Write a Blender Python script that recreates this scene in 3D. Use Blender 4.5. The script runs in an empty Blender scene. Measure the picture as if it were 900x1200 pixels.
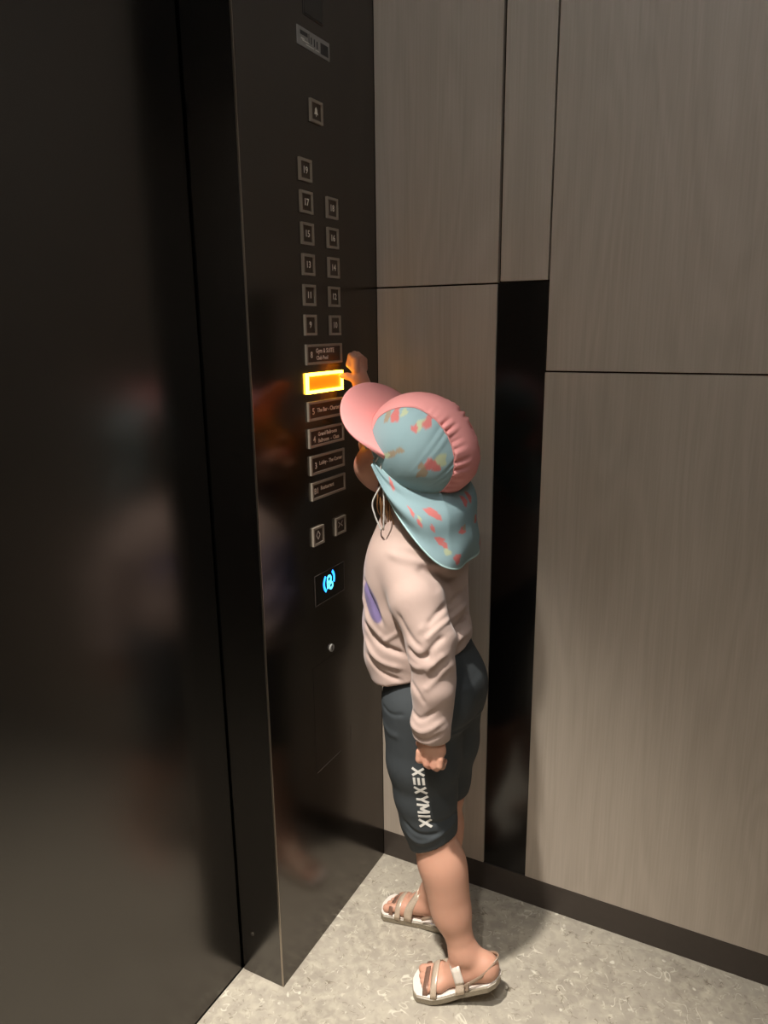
import bpy, math, random
import numpy as np
from mathutils import Vector, Matrix
from mathutils.bvhtree import BVHTree

random.seed(4)
RNG = np.random.default_rng(4)
scene = bpy.context.scene
COL = scene.collection

# ------------------------------------------------------------------ camera
CAM_POS = Vector((0.7165, -1.3531, 1.22))
YAW, PITCH, ROLL = math.radians(117.546), math.radians(13.852), math.radians(-0.665)
fw = Vector((math.cos(YAW) * math.cos(PITCH), math.sin(YAW) * math.cos(PITCH), -math.sin(PITCH)))
rt = fw.cross(Vector((0, 0, 1))).normalized()
up = rt.cross(fw)
rt2 = math.cos(ROLL) * rt + math.sin(ROLL) * up
up2 = -math.sin(ROLL) * rt + math.cos(ROLL) * up
cam_data = bpy.data.cameras.new('camera')
cam_data.sensor_fit = 'AUTO'
cam_data.sensor_width = 36.0
cam_data.lens = 870.14 / 1200 * 36.0
cam_data.clip_start = 0.02
cam = bpy.data.objects.new('camera', cam_data)
M3 = Matrix((rt2, up2, -fw)).transposed()
cam.matrix_world = Matrix.Translation(CAM_POS) @ M3.to_4x4()
COL.objects.link(cam)
scene.camera = cam

# ------------------------------------------------------------------ world, exposure
world = bpy.data.worlds.new('world')
scene.world = world
world.use_nodes = True
world.node_tree.nodes['Background'].inputs[0].default_value = (0.9, 0.95, 1.0, 1)
world.node_tree.nodes['Background'].inputs[1].default_value = 0.0
scene.view_settings.view_transform = 'Standard'
scene.view_settings.look = 'None'
scene.view_settings.gamma = 1.0
scene.view_settings.use_curve_mapping = False
scene.view_settings.exposure = 0.0
scene.cycles.use_denoising = True
scene.cycles.max_bounces = 8
scene.cycles.sample_clamp_indirect = 4.0

# cab dimensions
CAB_X, CAB_Y, CAB_Z = 1.55, -1.80, 2.42
COL_W, DOOR_X = 0.417, -0.0964          # column width, door plane

# ------------------------------------------------------------------ helpers
def srgb(r, g, b):
    f = lambda c: c / 12.92 if c <= 0.04045 else ((c + 0.055) / 1.055) ** 2.4
    return (f(r / 255), f(g / 255), f(b / 255), 1.0)

def prop(o, label=None, cat=None, group=None, kind=None):
    if label: o['label'] = label
    if cat: o['category'] = cat
    if group: o['group'] = group
    if kind: o['kind'] = kind
    return o

def link(o, parent=None):
    COL.objects.link(o)
    if parent is not None:
        o.parent = parent
    return o

def empty(name, loc=(0, 0, 0)):
    o = bpy.data.objects.new(name, None)
    o.location = loc
    o.empty_display_size = 0.05
    return link(o)

class MB:
    """collects vertices and faces for one mesh"""
    def __init__(s):
        s.v, s.f = [], []
    def add(s, v, f):
        n = len(s.v)
        s.v += [tuple(p) for p in v]
        s.f += [tuple(i + n for i in q) for q in f]
        return s
    def box(s, a, b):
        x0, y0, z0 = a; x1, y1, z1 = b
        v = [(x0, y0, z0), (x1, y0, z0), (x1, y1, z0), (x0, y1, z0), (x0, y0, z1), (x1, y0, z1), (x1, y1, z1), (x0, y1, z1)]
        return s.add(v, [(0, 3, 2, 1), (4, 5, 6, 7), (0, 1, 5, 4), (1, 2, 6, 5), (2, 3, 7, 6), (3, 0, 4, 7)])
    def tube(s, pts, r, n=8, caps=True):
        pts = [Vector(p) for p in pts]
        R = r if hasattr(r, '__len__') else [r] * len(pts)
        base = len(s.v)
        prev = None
        for i, p in enumerate(pts):
            t = (pts[min(i + 1, len(pts) - 1)] - pts[max(i - 1, 0)]).normalized()
            if prev is None:
                a = Vector((0, 0, 1)) if abs(t.z) < 0.9 else Vector((1, 0, 0))
                u = (a - t * a.dot(t)).normalized()
            else:
                u = (prev - t * prev.dot(t)).normalized()
            prev = u
            w = t.cross(u)
            for k in range(n):
                an = 2 * math.pi * k / n
                s.v.append(tuple(p + (u * math.cos(an) + w * math.sin(an)) * R[i]))
        for i in range(len(pts) - 1):
            for k in range(n):
                a = base + i * n + k; b = base + i * n + (k + 1) % n
                s.f.append((a, b, b + n, a + n))
        if caps:
            s.f.append(tuple(base + k for k in range(n))[::-1])
            s.f.append(tuple(base + (len(pts) - 1) * n + k for k in range(n)))
        return s
    def grid(s, P, close_u=False):
        """P: array (nu, nv, 3)"""
        nu, nv = P.shape[:2]
        b = len(s.v)
        s.v += [tuple(p) for p in P.reshape(-1, 3)]
        for i in range(nu if close_u else nu - 1):
            for j in range(nv - 1):
                a = b + i * nv + j; c = b + ((i + 1) % nu) * nv + j
                s.f.append((a, c, c + 1, a + 1))
        return s
    def build(s, name, mat, parent=None, smooth=False, bevel=0, bseg=2, thick=0, offset=0, sub=0):
        me = bpy.data.meshes.new(name)
        me.from_pydata([tuple(map(float, p)) for p in s.v], [], s.f)
        me.update()
        o = bpy.data.objects.new(name, me)
        if mat is not None:
            me.materials.append(mat)
        if smooth:
            me.polygons.foreach_set('use_smooth', [True] * len(me.polygons))
        link(o, parent)
        if thick:
            m = o.modifiers.new('solid', 'SOLIDIFY'); m.thickness = thick; m.offset = offset
        if bevel:
            m = o.modifiers.new('bevel', 'BEVEL'); m.width = bevel; m.segments = bseg; m.limit_method = 'ANGLE'
        if sub:
            m = o.modifiers.new('sub', 'SUBSURF'); m.levels = sub; m.render_levels = sub
        return o

def box(name, a, b, mat, parent=None, bevel=0):
    return MB().box(a, b).build(name, mat, parent, bevel=bevel)

def catmull(pts, n=12):
    P = np.array(pts, float)
    Q = np.vstack([2 * P[0] - P[1], P, 2 * P[-1] - P[-2]])
    out = []
    for i in range(1, len(Q) - 2):
        p0, p1, p2, p3 = Q[i - 1], Q[i], Q[i + 1], Q[i + 2]
        for t in np.linspace(0, 1, n, endpoint=False):
            out.append(0.5 * (2 * p1 + (p2 - p0) * t + (2 * p0 - 5 * p1 + 4 * p2 - p3) * t * t + (3 * p1 - p0 - 3 * p2 + p3) * t ** 3))
    out.append(P[-1])
    return np.array(out)

def text_mesh(body, size, align='CENTER', extrude=0.0, bold=0.0):
    cu = bpy.data.curves.new('legend', 'FONT')
    cu.body = body; cu.size = size; cu.align_x = align; cu.align_y = 'CENTER'
    cu.extrude = extrude; cu.offset = bold; cu.resolution_u = 2
    o = bpy.data.objects.new('legend', cu)
    COL.objects.link(o)
    bpy.context.view_layer.update()
    dg = bpy.context.evaluated_depsgraph_get()
    me = bpy.data.meshes.new_from_object(o.evaluated_get(dg))
    bpy.data.objects.remove(o)
    bpy.data.curves.remove(cu)
    return me

# ------------------------------------------------------------------ materials
def mat_base(name):
    m = bpy.data.materials.new(name)
    m.use_nodes = True
    nt = m.node_tree
    b = nt.nodes['Principled BSDF']
    return m, nt, b

def simple(name, col, rough=0.5, metal=0.0, spec=0.5, noise=0.0, nscale=60.0, bump=0.0, bscale=200.0, emis=None, estr=0.0, coat=0.0):
    m, nt, b = mat_base(name)
    b.inputs['Base Color'].default_value = col
    b.inputs['Roughness'].default_value = rough
    b.inputs['Metallic'].default_value = metal
    b.inputs['Specular IOR Level'].default_value = spec
    b.inputs['Coat Weight'].default_value = coat
    tc = nt.nodes.new('ShaderNodeTexCoord')
    if noise:
        n = nt.nodes.new('ShaderNodeTexNoise'); n.inputs['Scale'].default_value = nscale; n.inputs['Detail'].default_value = 4
        nt.links.new(tc.outputs['Object'], n.inputs['Vector'])
        mx = nt.nodes.new('ShaderNodeMix'); mx.data_type = 'RGBA'
        mx.inputs[6].default_value = tuple(c * (1 - noise) for c in col[:3]) + (1,)
        mx.inputs[7].default_value = tuple(min(1, c * (1 + noise)) for c in col[:3]) + (1,)
        nt.links.new(n.outputs['Fac'], mx.inputs[0])
        nt.links.new(mx.outputs[2], b.inputs['Base Color'])
    if bump:
        n2 = nt.nodes.new('ShaderNodeTexNoise'); n2.inputs['Scale'].default_value = bscale; n2.inputs['Detail'].default_value = 3
        nt.links.new(tc.outputs['Object'], n2.inputs['Vector'])
        bp = nt.nodes.new('ShaderNodeBump'); bp.inputs['Strength'].default_value = bump; bp.inputs['Distance'].default_value = 0.001
        nt.links.new(n2.outputs['Fac'], bp.inputs['Height'])
        nt.links.new(bp.outputs['Normal'], b.inputs['Normal'])
    if emis:
        b.inputs['Emission Color'].default_value = emis
        b.inputs['Emission Strength'].default_value = estr
    return m

def attr_mat(name, rough=0.7, bump=0.15, bscale=900.0, sss=0.0, spec=0.3, sheen=0.0, wave=0.0):
    """colour printed on the cloth, read from the mesh"""
    m, nt, b = mat_base(name)
    a = nt.nodes.new('ShaderNodeAttribute'); a.attribute_name = 'print'
    tc = nt.nodes.new('ShaderNodeTexCoord')
    n = nt.nodes.new('ShaderNodeTexNoise'); n.inputs['Scale'].default_value = bscale; n.inputs['Detail'].default_value = 2
    nt.links.new(tc.outputs['Object'], n.inputs['Vector'])
    nt.links.new(a.outputs['Color'], b.inputs['Base Color'])
    bp = nt.nodes.new('ShaderNodeBump'); bp.inputs['Strength'].default_value = bump; bp.inputs['Distance'].default_value = 0.0006
    nt.links.new(n.outputs['Fac'], bp.inputs['Height'])
    nt.links.new(bp.outputs['Normal'], b.inputs['Normal'])
    b.inputs['Roughness'].default_value = rough
    b.inputs['Specular IOR Level'].default_value = spec
    b.inputs['Sheen Weight'].default_value = sheen
    if sss:
        b.inputs['Subsurface Weight'].default_value = sss
        b.inputs['Subsurface Radius'].default_value = (0.012, 0.005, 0.003)
        b.inputs['Subsurface Scale'].default_value = 0.6
    return m

def wood_mat(name):
    m, nt, b = mat_base(name)
    N = nt.nodes.new; L = nt.links.new
    tc = N('ShaderNodeTexCoord'); oi = N('ShaderNodeObjectInfo')
    sh = N('ShaderNodeVectorMath'); sh.operation = 'ADD'
    cx = N('ShaderNodeCombineXYZ')
    L(oi.outputs['Random'], cx.inputs[0]); L(oi.outputs['Random'], cx.inputs[2])
    L(tc.outputs['Object'], sh.inputs[0]); L(cx.outputs[0], sh.inputs[1])
    # cathedral figure: rings through a stretched, warped field
    mp = N('ShaderNodeMapping'); mp.inputs['Scale'].default_value = (6.0, 6.0, 0.75)
    L(sh.outputs[0], mp.inputs['Vector'])
    n1 = N('ShaderNodeTexNoise'); n1.inputs['Scale'].default_value = 1.3; n1.inputs['Detail'].default_value = 2; n1.inputs['Distortion'].default_value = 0.4
    L(mp.outputs[0], n1.inputs['Vector'])
    mul = N('ShaderNodeMath'); mul.operation = 'MULTIPLY'; mul.inputs[1].default_value = 75.0
    L(n1.outputs['Fac'], mul.inputs[0])
    sn = N('ShaderNodeMath'); sn.operation = 'SINE'; L(mul.outputs[0], sn.inputs[0])
    # fine vertical grain
    mp2 = N('ShaderNodeMapping'); mp2.inputs['Scale'].default_value = (260.0, 260.0, 6.0)
    L(sh.outputs[0], mp2.inputs['Vector'])
    n2 = N('ShaderNodeTexNoise'); n2.inputs['Scale'].default_value = 1.0; n2.inputs['Detail'].default_value = 5
    L(mp2.outputs[0], n2.inputs['Vector'])
    mp3 = N('ShaderNodeMapping'); mp3.inputs['Scale'].default_value = (22.0, 22.0, 0.9)
    L(sh.outputs[0], mp3.inputs['Vector'])
    n3 = N('ShaderNodeTexNoise'); n3.inputs['Scale'].default_value = 1.0; n3.inputs['Detail'].default_value = 3
    L(mp3.outputs[0], n3.inputs['Vector'])
    a1 = N('ShaderNodeMath'); a1.operation = 'MULTIPLY_ADD'; a1.inputs[1].default_value = 0.065; a1.inputs[2].default_value = 0.0
    L(sn.outputs[0], a1.inputs[0])
    a2 = N('ShaderNodeMath'); a2.operation = 'MULTIPLY_ADD'; a2.inputs[1].default_value = 0.55
    L(n2.outputs['Fac'], a2.inputs[0]); L(a1.outputs[0], a2.inputs[2])
    a3 = N('ShaderNodeMath'); a3.operation = 'MULTIPLY_ADD'; a3.inputs[1].default_value = 0.45
    L(n3.outputs['Fac'], a3.inputs[0]); L(a2.outputs[0], a3.inputs[2])
    cr = N('ShaderNodeValToRGB')
    cr.color_ramp.elements[0].position = 0.25; cr.color_ramp.elements[0].color = WOOD_D
    cr.color_ramp.elements[1].position = 0.75; cr.color_ramp.elements[1].color = WOOD_L
    L(a3.outputs[0], cr.inputs[0]); L(cr.outputs[0], b.inputs['Base Color'])
    bp = N('ShaderNodeBump'); bp.inputs['Strength'].default_value = 0.08; bp.inputs['Distance'].default_value = 0.0008
    L(n2.outputs['Fac'], bp.inputs['Height']); L(bp.outputs[0], b.inputs['Normal'])
    b.inputs['Roughness'].default_value = 0.42
    b.inputs['Specular IOR Level'].default_value = 0.35
    return m

def floor_mat(name):
    """fossil limestone: beige ground with short pale and dark curling flecks"""
    m, nt, b = mat_base(name)
    N = nt.nodes.new; L = nt.links.new
    tc = N('ShaderNodeTexCoord')
    def noise(scale, det=3, dist=0.0, off=0.0):
        mp = N('ShaderNodeMapping'); mp.inputs['Location'].default_value = (off, off * 0.7, off * 1.3)
        L(tc.outputs['Object'], mp.inputs['Vector'])
        n = N('ShaderNodeTexNoise'); n.inputs['Scale'].default_value = scale; n.inputs['Detail'].default_value = det; n.inputs['Distortion'].default_value = dist
        L(mp.outputs[0], n.inputs['Vector'])
        return n
    def math_(op, a, bb=None, c=None):
        n = N('ShaderNodeMath'); n.operation = op
        for i, v in enumerate((a, bb, c)):
            if v is None: continue
            if isinstance(v, (int, float)): n.inputs[i].default_value = v
            else: L(v, n.inputs[i])
        return n.outputs[0]
    def mix(fac, c1, c2):
        n = N('ShaderNodeMix'); n.data_type = 'RGBA'
        L(fac, n.inputs[0])
        for i, c in ((6, c1), (7, c2)):
            if isinstance(c, tuple): n.inputs[i].default_value = c
            else: L(c, n.inputs[i])
        return n.outputs[2]
    def ramp(v, a, bb):
        n = N('ShaderNodeMapRange'); n.inputs[1].default_value = a; n.inputs[2].default_value = bb
        L(v, n.inputs[0]); return n.outputs[0]
    base = mix(ramp(noise(7, 4).outputs['Fac'], 0.3, 0.7), srgb(150, 141, 127), srgb(170, 161, 146))
    base = mix(ramp(noise(55, 5, 0.5, 3.1).outputs['Fac'], 0.42, 0.72), base, srgb(182, 173, 155))
    base = mix(math_('MULTIPLY', ramp(noise(90, 4, 0.8, 8.8).outputs['Fac'], 0.60, 0.72), 0.5), base, srgb(112, 103, 89))
    # curling strokes: iso-lines of a warped noise, cut short by a second noise
    def strokes(scale, dist, off, width, mscale, m0, m1):
        n = noise(scale, 1.5, dist, off).outputs['Fac']
        d = math_('ABSOLUTE', math_('SUBTRACT', n, 0.5))
        line = ramp(d, width, width * 0.3)
        mask = ramp(noise(mscale, 1.0, 0.3, off + 5.0).outputs['Fac'], m0, m1)
        return math_('MULTIPLY', line, mask)
    col = mix(strokes(24, 0.9, 1.3, 0.020, 34, 0.58, 0.64), base, srgb(204, 196, 178))
    col = mix(strokes(46, 1.0, 7.9, 0.030, 52, 0.57, 0.63), col, srgb(192, 184, 165))
    col = mix(strokes(30, 1.0, 12.4, 0.012, 40, 0.58, 0.64), col, srgb(122, 112, 96))
    # small shell chips
    vo = N('ShaderNodeTexVoronoi'); vo.inputs['Scale'].default_value = 34.0
    wv = N('ShaderNodeVectorMath'); wv.operation = 'MULTIPLY_ADD'
    nn = noise(18, 2, 0, 2.2)
    L(nn.outputs['Color'], wv.inputs[0]); wv.inputs[1].default_value = (0.06, 0.03, 0.06); L(tc.outputs['Object'], wv.inputs[2])
    L(wv.outputs[0], vo.inputs['Vector'])
    chip = math_('MULTIPLY', ramp(vo.outputs['Distance'], 0.17, 0.12), ramp(noise(14, 1, 0, 6.6).outputs['Fac'], 0.54, 0.6))
    col = mix(chip, col, srgb(208, 201, 184))
    L(col, b.inputs['Base Color'])
    bp = N('ShaderNodeBump'); bp.inputs['Strength'].default_value = 0.05; bp.inputs['Distance'].default_value = 0.0005
    L(noise(120, 4).outputs['Fac'], bp.inputs['Height']); L(bp.outputs[0], b.inputs['Normal'])
    b.inputs['Roughness'].default_value = 0.38
    b.inputs['Specular IOR Level'].default_value = 0.4
    return m

WOOD_D = srgb(171, 158, 143)
WOOD_L = srgb(190, 177, 162)
M_wood = wood_mat('grey_brown_wood_veneer')
M_floor = floor_mat('fossil_limestone')
def dark_metal(name, f0, rough, tint=(1.0, 0.96, 0.92)):
    m, nt, b = mat_base(name)
    b.inputs['Base Color'].default_value = (f0 * tint[0], f0 * tint[1], f0 * tint[2], 1)
    b.inputs['Metallic'].default_value = 1.0
    b.inputs['Specular Tint'].default_value = (0.75, 0.72, 0.7, 1)
    tc = nt.nodes.new('ShaderNodeTexCoord')
    n = nt.nodes.new('ShaderNodeTexNoise'); n.inputs['Scale'].default_value = 3.0; n.inputs['Detail'].default_value = 3
    nt.links.new(tc.outputs['Object'], n.inputs['Vector'])
    mr = nt.nodes.new('ShaderNodeMapRange')
    mr.inputs[3].default_value = rough * 0.9; mr.inputs[4].default_value = rough * 1.12
    nt.links.new(n.outputs['Fac'], mr.inputs[0]); nt.links.new(mr.outputs[0], b.inputs['Roughness'])
    return m
M_panel = dark_metal('black_steel_panel', 0.14, 0.20)
M_door = dark_metal('black_steel_door', 0.105, 0.24)
M_edge = simple('bright_steel_edge', srgb(160, 150, 138), 0.3, 1.0)
M_base = simple('dark_bronze_skirting', srgb(72, 64, 58), 0.38, 0.3, noise=0.1)
M_groove = simple('bronze_groove', srgb(48, 34, 30), 0.25, 0.9, noise=0.05)
M_glass = simple('black_glass', srgb(6, 5, 5), 0.20, 0.0, 0.8, noise=0.05)
M_ceil = simple('ceiling_lacquer', srgb(165, 160, 152), 0.6, noise=0.05)
M_rear = simple('dark_rear_wall', srgb(9, 8, 7), 0.25, noise=0.1)
M_dark = simple('joint_shadow_gap', srgb(10, 10, 10), 0.8)
M_sill = simple('sill_metal', srgb(120, 115, 106), 0.35, 0.9, noise=0.1, nscale=300)
M_bezel = simple('button_bezel', srgb(158, 146, 130), 0.35, 0.2, noise=0.06)
M_face = simple('button_face', srgb(84, 70, 58), 0.3, 0.5, noise=0.05)
M_leg = simple('legend_white', srgb(250, 242, 226), 0.5, emis=srgb(235, 225, 205), estr=0.0)
M_plate = simple('brushed_plate', srgb(150, 146, 140), 0.4, 0.1, noise=0.15, nscale=90)
M_platetext = simple('plate_engraving', srgb(46, 44, 42), 0.5)
M_plateline = simple('plate_light_print', srgb(222, 218, 210), 0.5)
M_lit = simple('lit_ring', srgb(255, 220, 120), 0.4, emis=(1.0, 0.52, 0.038, 1), estr=17.0)
M_litface = simple('lit_face', srgb(240, 130, 20), 0.4, emis=(1.0, 0.24, 0.005, 1), estr=0.75)
M_blue = simple('blue_icon', srgb(40, 140, 255), 0.4, emis=(0.02, 0.28, 1.0, 1), estr=3.2)
M_cyan = simple('cyan_icon', srgb(80, 200, 255), 0.4, emis=(0.08, 0.65, 1.0, 1), estr=3.0)
M_lens = simple('downlight_lens', srgb(255, 244, 225), 0.4, emis=(1.0, 0.88, 0.72, 1), estr=6.0)
M_trimw = simple('downlight_trim', srgb(190, 186, 180), 0.35, 0.7)

# ------------------------------------------------------------------ the cab
fl = box('floor', (DOOR_X, CAB_Y, -0.03), (CAB_X, 0.0, 0.0), M_floor); prop(fl, kind='structure')
ce = box('ceiling', (-0.16, CAB_Y - 0.04, CAB_Z), (CAB_X + 0.04, 0.04, CAB_Z + 0.03), M_ceil); prop(ce, kind='structure')

# side wall clad with separate veneer panels over a dark groove backing
BB = 0.066
wr = box('wall_right', (-0.16, 0.012, -0.03), (CAB_X + 0.04, 0.04, CAB_Z), M_groove); prop(wr, kind='structure')
def panel(x0, x1, z0, z1, mat=M_wood, name='wood_panel', y0=0.0):
    return box(name, (x0, y0, z0), (x1, 0.0125, z1), mat, wr, bevel=0.0008)
G = 0.0016
panel(0.0005, 0.2515 - G, 1.2985 + G, CAB_Z)
panel(0.2535 + G, 0.3445 - G, 1.3015, CAB_Z)
panel(0.0005, 0.2495, BB, 1.2985 - G)
panel(0.3445 + G, 1.08, 1.1415 + G, CAB_Z)
panel(0.3445, 1.08, BB, 1.1415 - G)
panel(1.084, CAB_X, 1.1415 + G, CAB_Z)
panel(1.084, CAB_X, BB, 1.1415 - G)
panel(0.2500, 0.3440, BB, 1.2995, M_glass, 'black_glass_strip', 0.003)
bb = box('baseboard_right', (0.0005, 0.0, 0.0), (CAB_X, 0.013, BB - 0.001), M_base, bevel=0.0008); prop(bb, kind='structure')

wb = box('wall_back', (CAB_X, CAB_Y - 0.04, -0.03), (CAB_X + 0.04, 0.012, CAB_Z), M_rear); prop(wb, kind='structure')
for i in range(3):
    y1 = -0.004 - i * 0.598
    box('wall_panel', (CAB_X - 0.008, y1 - 0.592, 0.07), (CAB_X, y1, CAB_Z - 0.004), M_rear, wb, bevel=0.001)
wl = box('wall_left', (-0.16, CAB_Y - 0.04, -0.03), (CAB_X, CAB_Y, CAB_Z), M_groove); prop(wl, kind='structure')
for x0, x1 in ((0.002, 0.51), (0.514, 1.03), (1.034, CAB_X - 0.002)):
    box('wood_panel', (x0, CAB_Y - 0.002, 0.07), (x1, CAB_Y + 0.008, 1.14), M_wood, wl, bevel=0.001)
    box('wood_panel', (x0, CAB_Y - 0.002, 1.1435), (x1, CAB_Y + 0.008, CAB_Z), M_wood, wl, bevel=0.001)

# front return: two hollow steel columns beside the doorway and the header over it
wf = box('wall_front', (-0.16, -COL_W + 0.0016, -0.03), (-0.0035, 0.012, CAB_Z), M_panel); prop(wf, kind='structure')
box('jamb_panel', (DOOR_X + 0.003, -COL_W, 0.0), (-0.0035, -COL_W + 0.0016, CAB_Z), M_panel, wf)
box('return_column', (-0.16, CAB_Y, -0.03), (0.0, CAB_Y + 0.40, CAB_Z), M_panel, wf, bevel=0.001)
box('door_header', (-0.16, CAB_Y + 0.40, 2.12), (0.0, -COL_W - 0.0005, CAB_Z), M_panel, wf, bevel=0.001)
sc = MB().tube([(-0.0672, -COL_W + 0.001, 0.0936), (-0.0672, -COL_W - 0.0012, 0.0936)], 0.0034, 10)
sc.build('jamb_screw', M_edge, wf)
MB().tube([(-0.0672, -COL_W - 0.001, 0.0936), (-0.0672, -COL_W - 0.0016, 0.0936)], 0.0020, 6).build('screw_socket', M_dark, wf)

dr = empty('door_1', (DOOR_X - 0.02, -0.9, 0)); prop(dr, kind='structure')
def dchild(name, a, b, mat, bevel=0):
    o = box(name, a, b, mat, None, bevel)
    o.parent = dr
    o.matrix_parent_inverse = Matrix.Translation((-(DOOR_X - 0.02), 0.9, 0))
    return o
dchild('door_leaf', (DOOR_X - 0.035, -0.905, 0.004), (DOOR_X, -COL_W - 0.0035, 2.14), M_door, 0.0012)
dchild('door_leaf', (DOOR_X - 0.035, CAB_Y + 0.35, 0.004), (DOOR_X, -0.908, 2.14), M_door, 0.0012)
sl = box('trim_1', (DOOR_X - 0.05, CAB_Y + 0.35, -0.03), (DOOR_X - 0.0012, -COL_W + 0.001, -0.0015), M_dark); prop(sl, kind='structure')

# ------------------------------------------------------------------ control panel on the front return
cp = empty('control_panel', (0, -COL_W / 2, 0))
prop(cp, 'tall black steel elevator control panel with lit floor buttons', 'control panel')
def cpart(o, parent=cp):
    o.parent = parent
    o.matrix_parent_inverse = Matrix.Identity(4)
    return o
def pp(name, a, b, mat, parent=None, bevel=0):
    """part in world coordinates, re-expressed relative to the panel's base"""
    o0 = Vector((0, -COL_W / 2, 0))
    a = Vector(a) - o0; b = Vector(b) - o0
    return box(name, a, b, mat, parent or cp, bevel)
pp('face_plate', (-0.0034, -COL_W + 0.0012, 0.0006), (0.0, -0.0006, CAB_Z - 0.0005), M_panel)
pp('edge_trim', (-0.0034, -COL_W - 0.0002, 0.0006), (0.0003, -COL_W + 0.0012, CAB_Z - 0.0005), M_edge, bevel=0.0003)

def ring(mb, y0, y1, z0, z1, w, x0, x1):
    """raised rectangular frame on the x = 0 face, sloped inward"""
    o = [(y0, z0), (y1, z0), (y1, z1), (y0, z1)]
    i = [(y0 + w, z0 + w), (y1 - w, z0 + w), (y1 - w, z1 - w), (y0 + w, z1 - w)]
    v = [(x0, a, b) for a, b in o] + [(x1, a, b) for a, b in o] + [(x1, a, b) for a, b in i] + [(x0, a, b) for a, b in i]
    f = []
    for k in range(4):
        n = (k + 1) % 4
        f += [(k, n, 4 + n, 4 + k), (4 + k, 4 + n, 8 + n, 8 + k), (8 + k, 8 + n, 12 + n, 12 + k)]
    return mb.add(v, f)

def on_panel(me, y, z, x, flip=False):
    """lay a flat text mesh (x right, y up) on the panel face: text right = +y"""
    n = len(me.vertices)
    co = np.empty(n * 3); me.vertices.foreach_get('co', co); co = co.reshape(-1, 3)
    out = np.stack([x + co[:, 2], y + co[:, 0], z + co[:, 1]], 1)
    me.vertices.foreach_set('co', out.ravel()); me.update()
    return me

def make_button(yc, zt, w, h, texts, label, lit=False, marks=None):
    """button > bezel, legend. texts: list of (string, dy, dz, size)"""
    zc = zt - h / 2
    loc = Vector((0, yc + COL_W / 2, zc))
    fm = MB().box((-0.002, -w / 2 + 0.001, -h / 2 + 0.001), (0.0016, w / 2 - 0.001, h / 2 - 0.001)).build('button', M_litface if lit else M_face, cp, bevel=0.0004)
    fm.location = loc
    fm['label'] = label
    bz = ring(MB(), -w / 2, w / 2, -h / 2, h / 2, 0.0042 if not lit else 0.0052, 0.0, 0.0040).build('bezel', M_lit if lit else M_bezel, fm)
    for (t, dy, dz, s, al) in texts:
        me = on_panel(text_mesh(t, s, al, 0.0001, 0.0002), dy, dz, 0.0019)
        me.materials.append(M_leg)
        o = bpy.data.objects.new('legend', me); link(o, fm)
    if marks:
        mb = MB()
        for q in marks:
            mb.add([(0.0021, a, b) for a, b in q], [tuple(range(len(q)))])
        mb.build('legend', M_leg, fm)
    return fm

def seg(p, q, w):
    p, q = Vector(p), Vector(q)
    d = (q - p).normalized(); n = Vector((-d.y, d.x)) * w / 2
    return [tuple(p - n), tuple(q - n), tuple(q + n), tuple(p + n)]

BW, BH = 0.0365, 0.0345
YL, YR = -0.2475, -0.1660
for t, k in (('19', 0), ('17', 1), ('15', 2), ('13', 3), ('11', 4), ('9', 5)):
    make_button(YL, 1.4905 - 0.0491 * k, BW, BH, [(t, 0.001, 0.0, 0.0150, 'CENTER')], 'square floor button marked ' + t)
for t, k in (('18', 1), ('16', 2), ('14', 3), ('12', 4), ('10', 5)):
    make_button(YR, 1.4915 - 0.0494 * k, BW, BH, [(t, 0.001, 0.0, 0.0150, 'CENTER')], 'square floor button marked ' + t)
WW, YC = 0.1185, -0.2055
make_button(YC, 1.1955, WW, BH, [('8', -0.041, -0.001, 0.015, 'CENTER'), ('Gym & SUITE', -0.027, 0.0055, 0.0108, 'LEFT'), ('Club Pool', -0.026, -0.0065, 0.0096, 'LEFT')], 'wide floor button marked 8')
make_button(YC, 1.1470, WW + 0.003, BH + 0.001, [], 'wide floor button lit orange with a glowing yellow frame', lit=True)
make_button(YC, 1.0975, WW, BH - 0.001, [('5', -0.041, -0.001, 0.016, 'CENTER'), ('The Bar - Charter', -0.029, 0.0, 0.0104, 'LEFT')], 'wide floor button marked 5')
make_button(YC, 1.0500, WW, BH - 0.001, [('4', -0.041, -0.003, 0.016, 'CENTER'), ('Grand Ballroom', -0.029, 0.0050, 0.0100, 'LEFT'), ('Ballroom  -  Class', -0.029, -0.0068, 0.0100, 'LEFT')], 'wide floor button marked 4')
make_button(YC + 0.001, 1.0018, WW - 0.002, BH, [('3', -0.040, -0.002, 0.016, 'CENTER'), ('Lobby - The Corner', -0.029, 0.001, 0.0098, 'LEFT')], 'wide floor button marked 3')
make_button(YC + 0.002, 0.9535, WW - 0.002, BH - 0.002, [('B1', -0.042, -0.001, 0.015, 'CENTER'), ('Restaurant', -0.028, 0.002, 0.0106, 'LEFT')], 'wide floor button marked B1')
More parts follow.
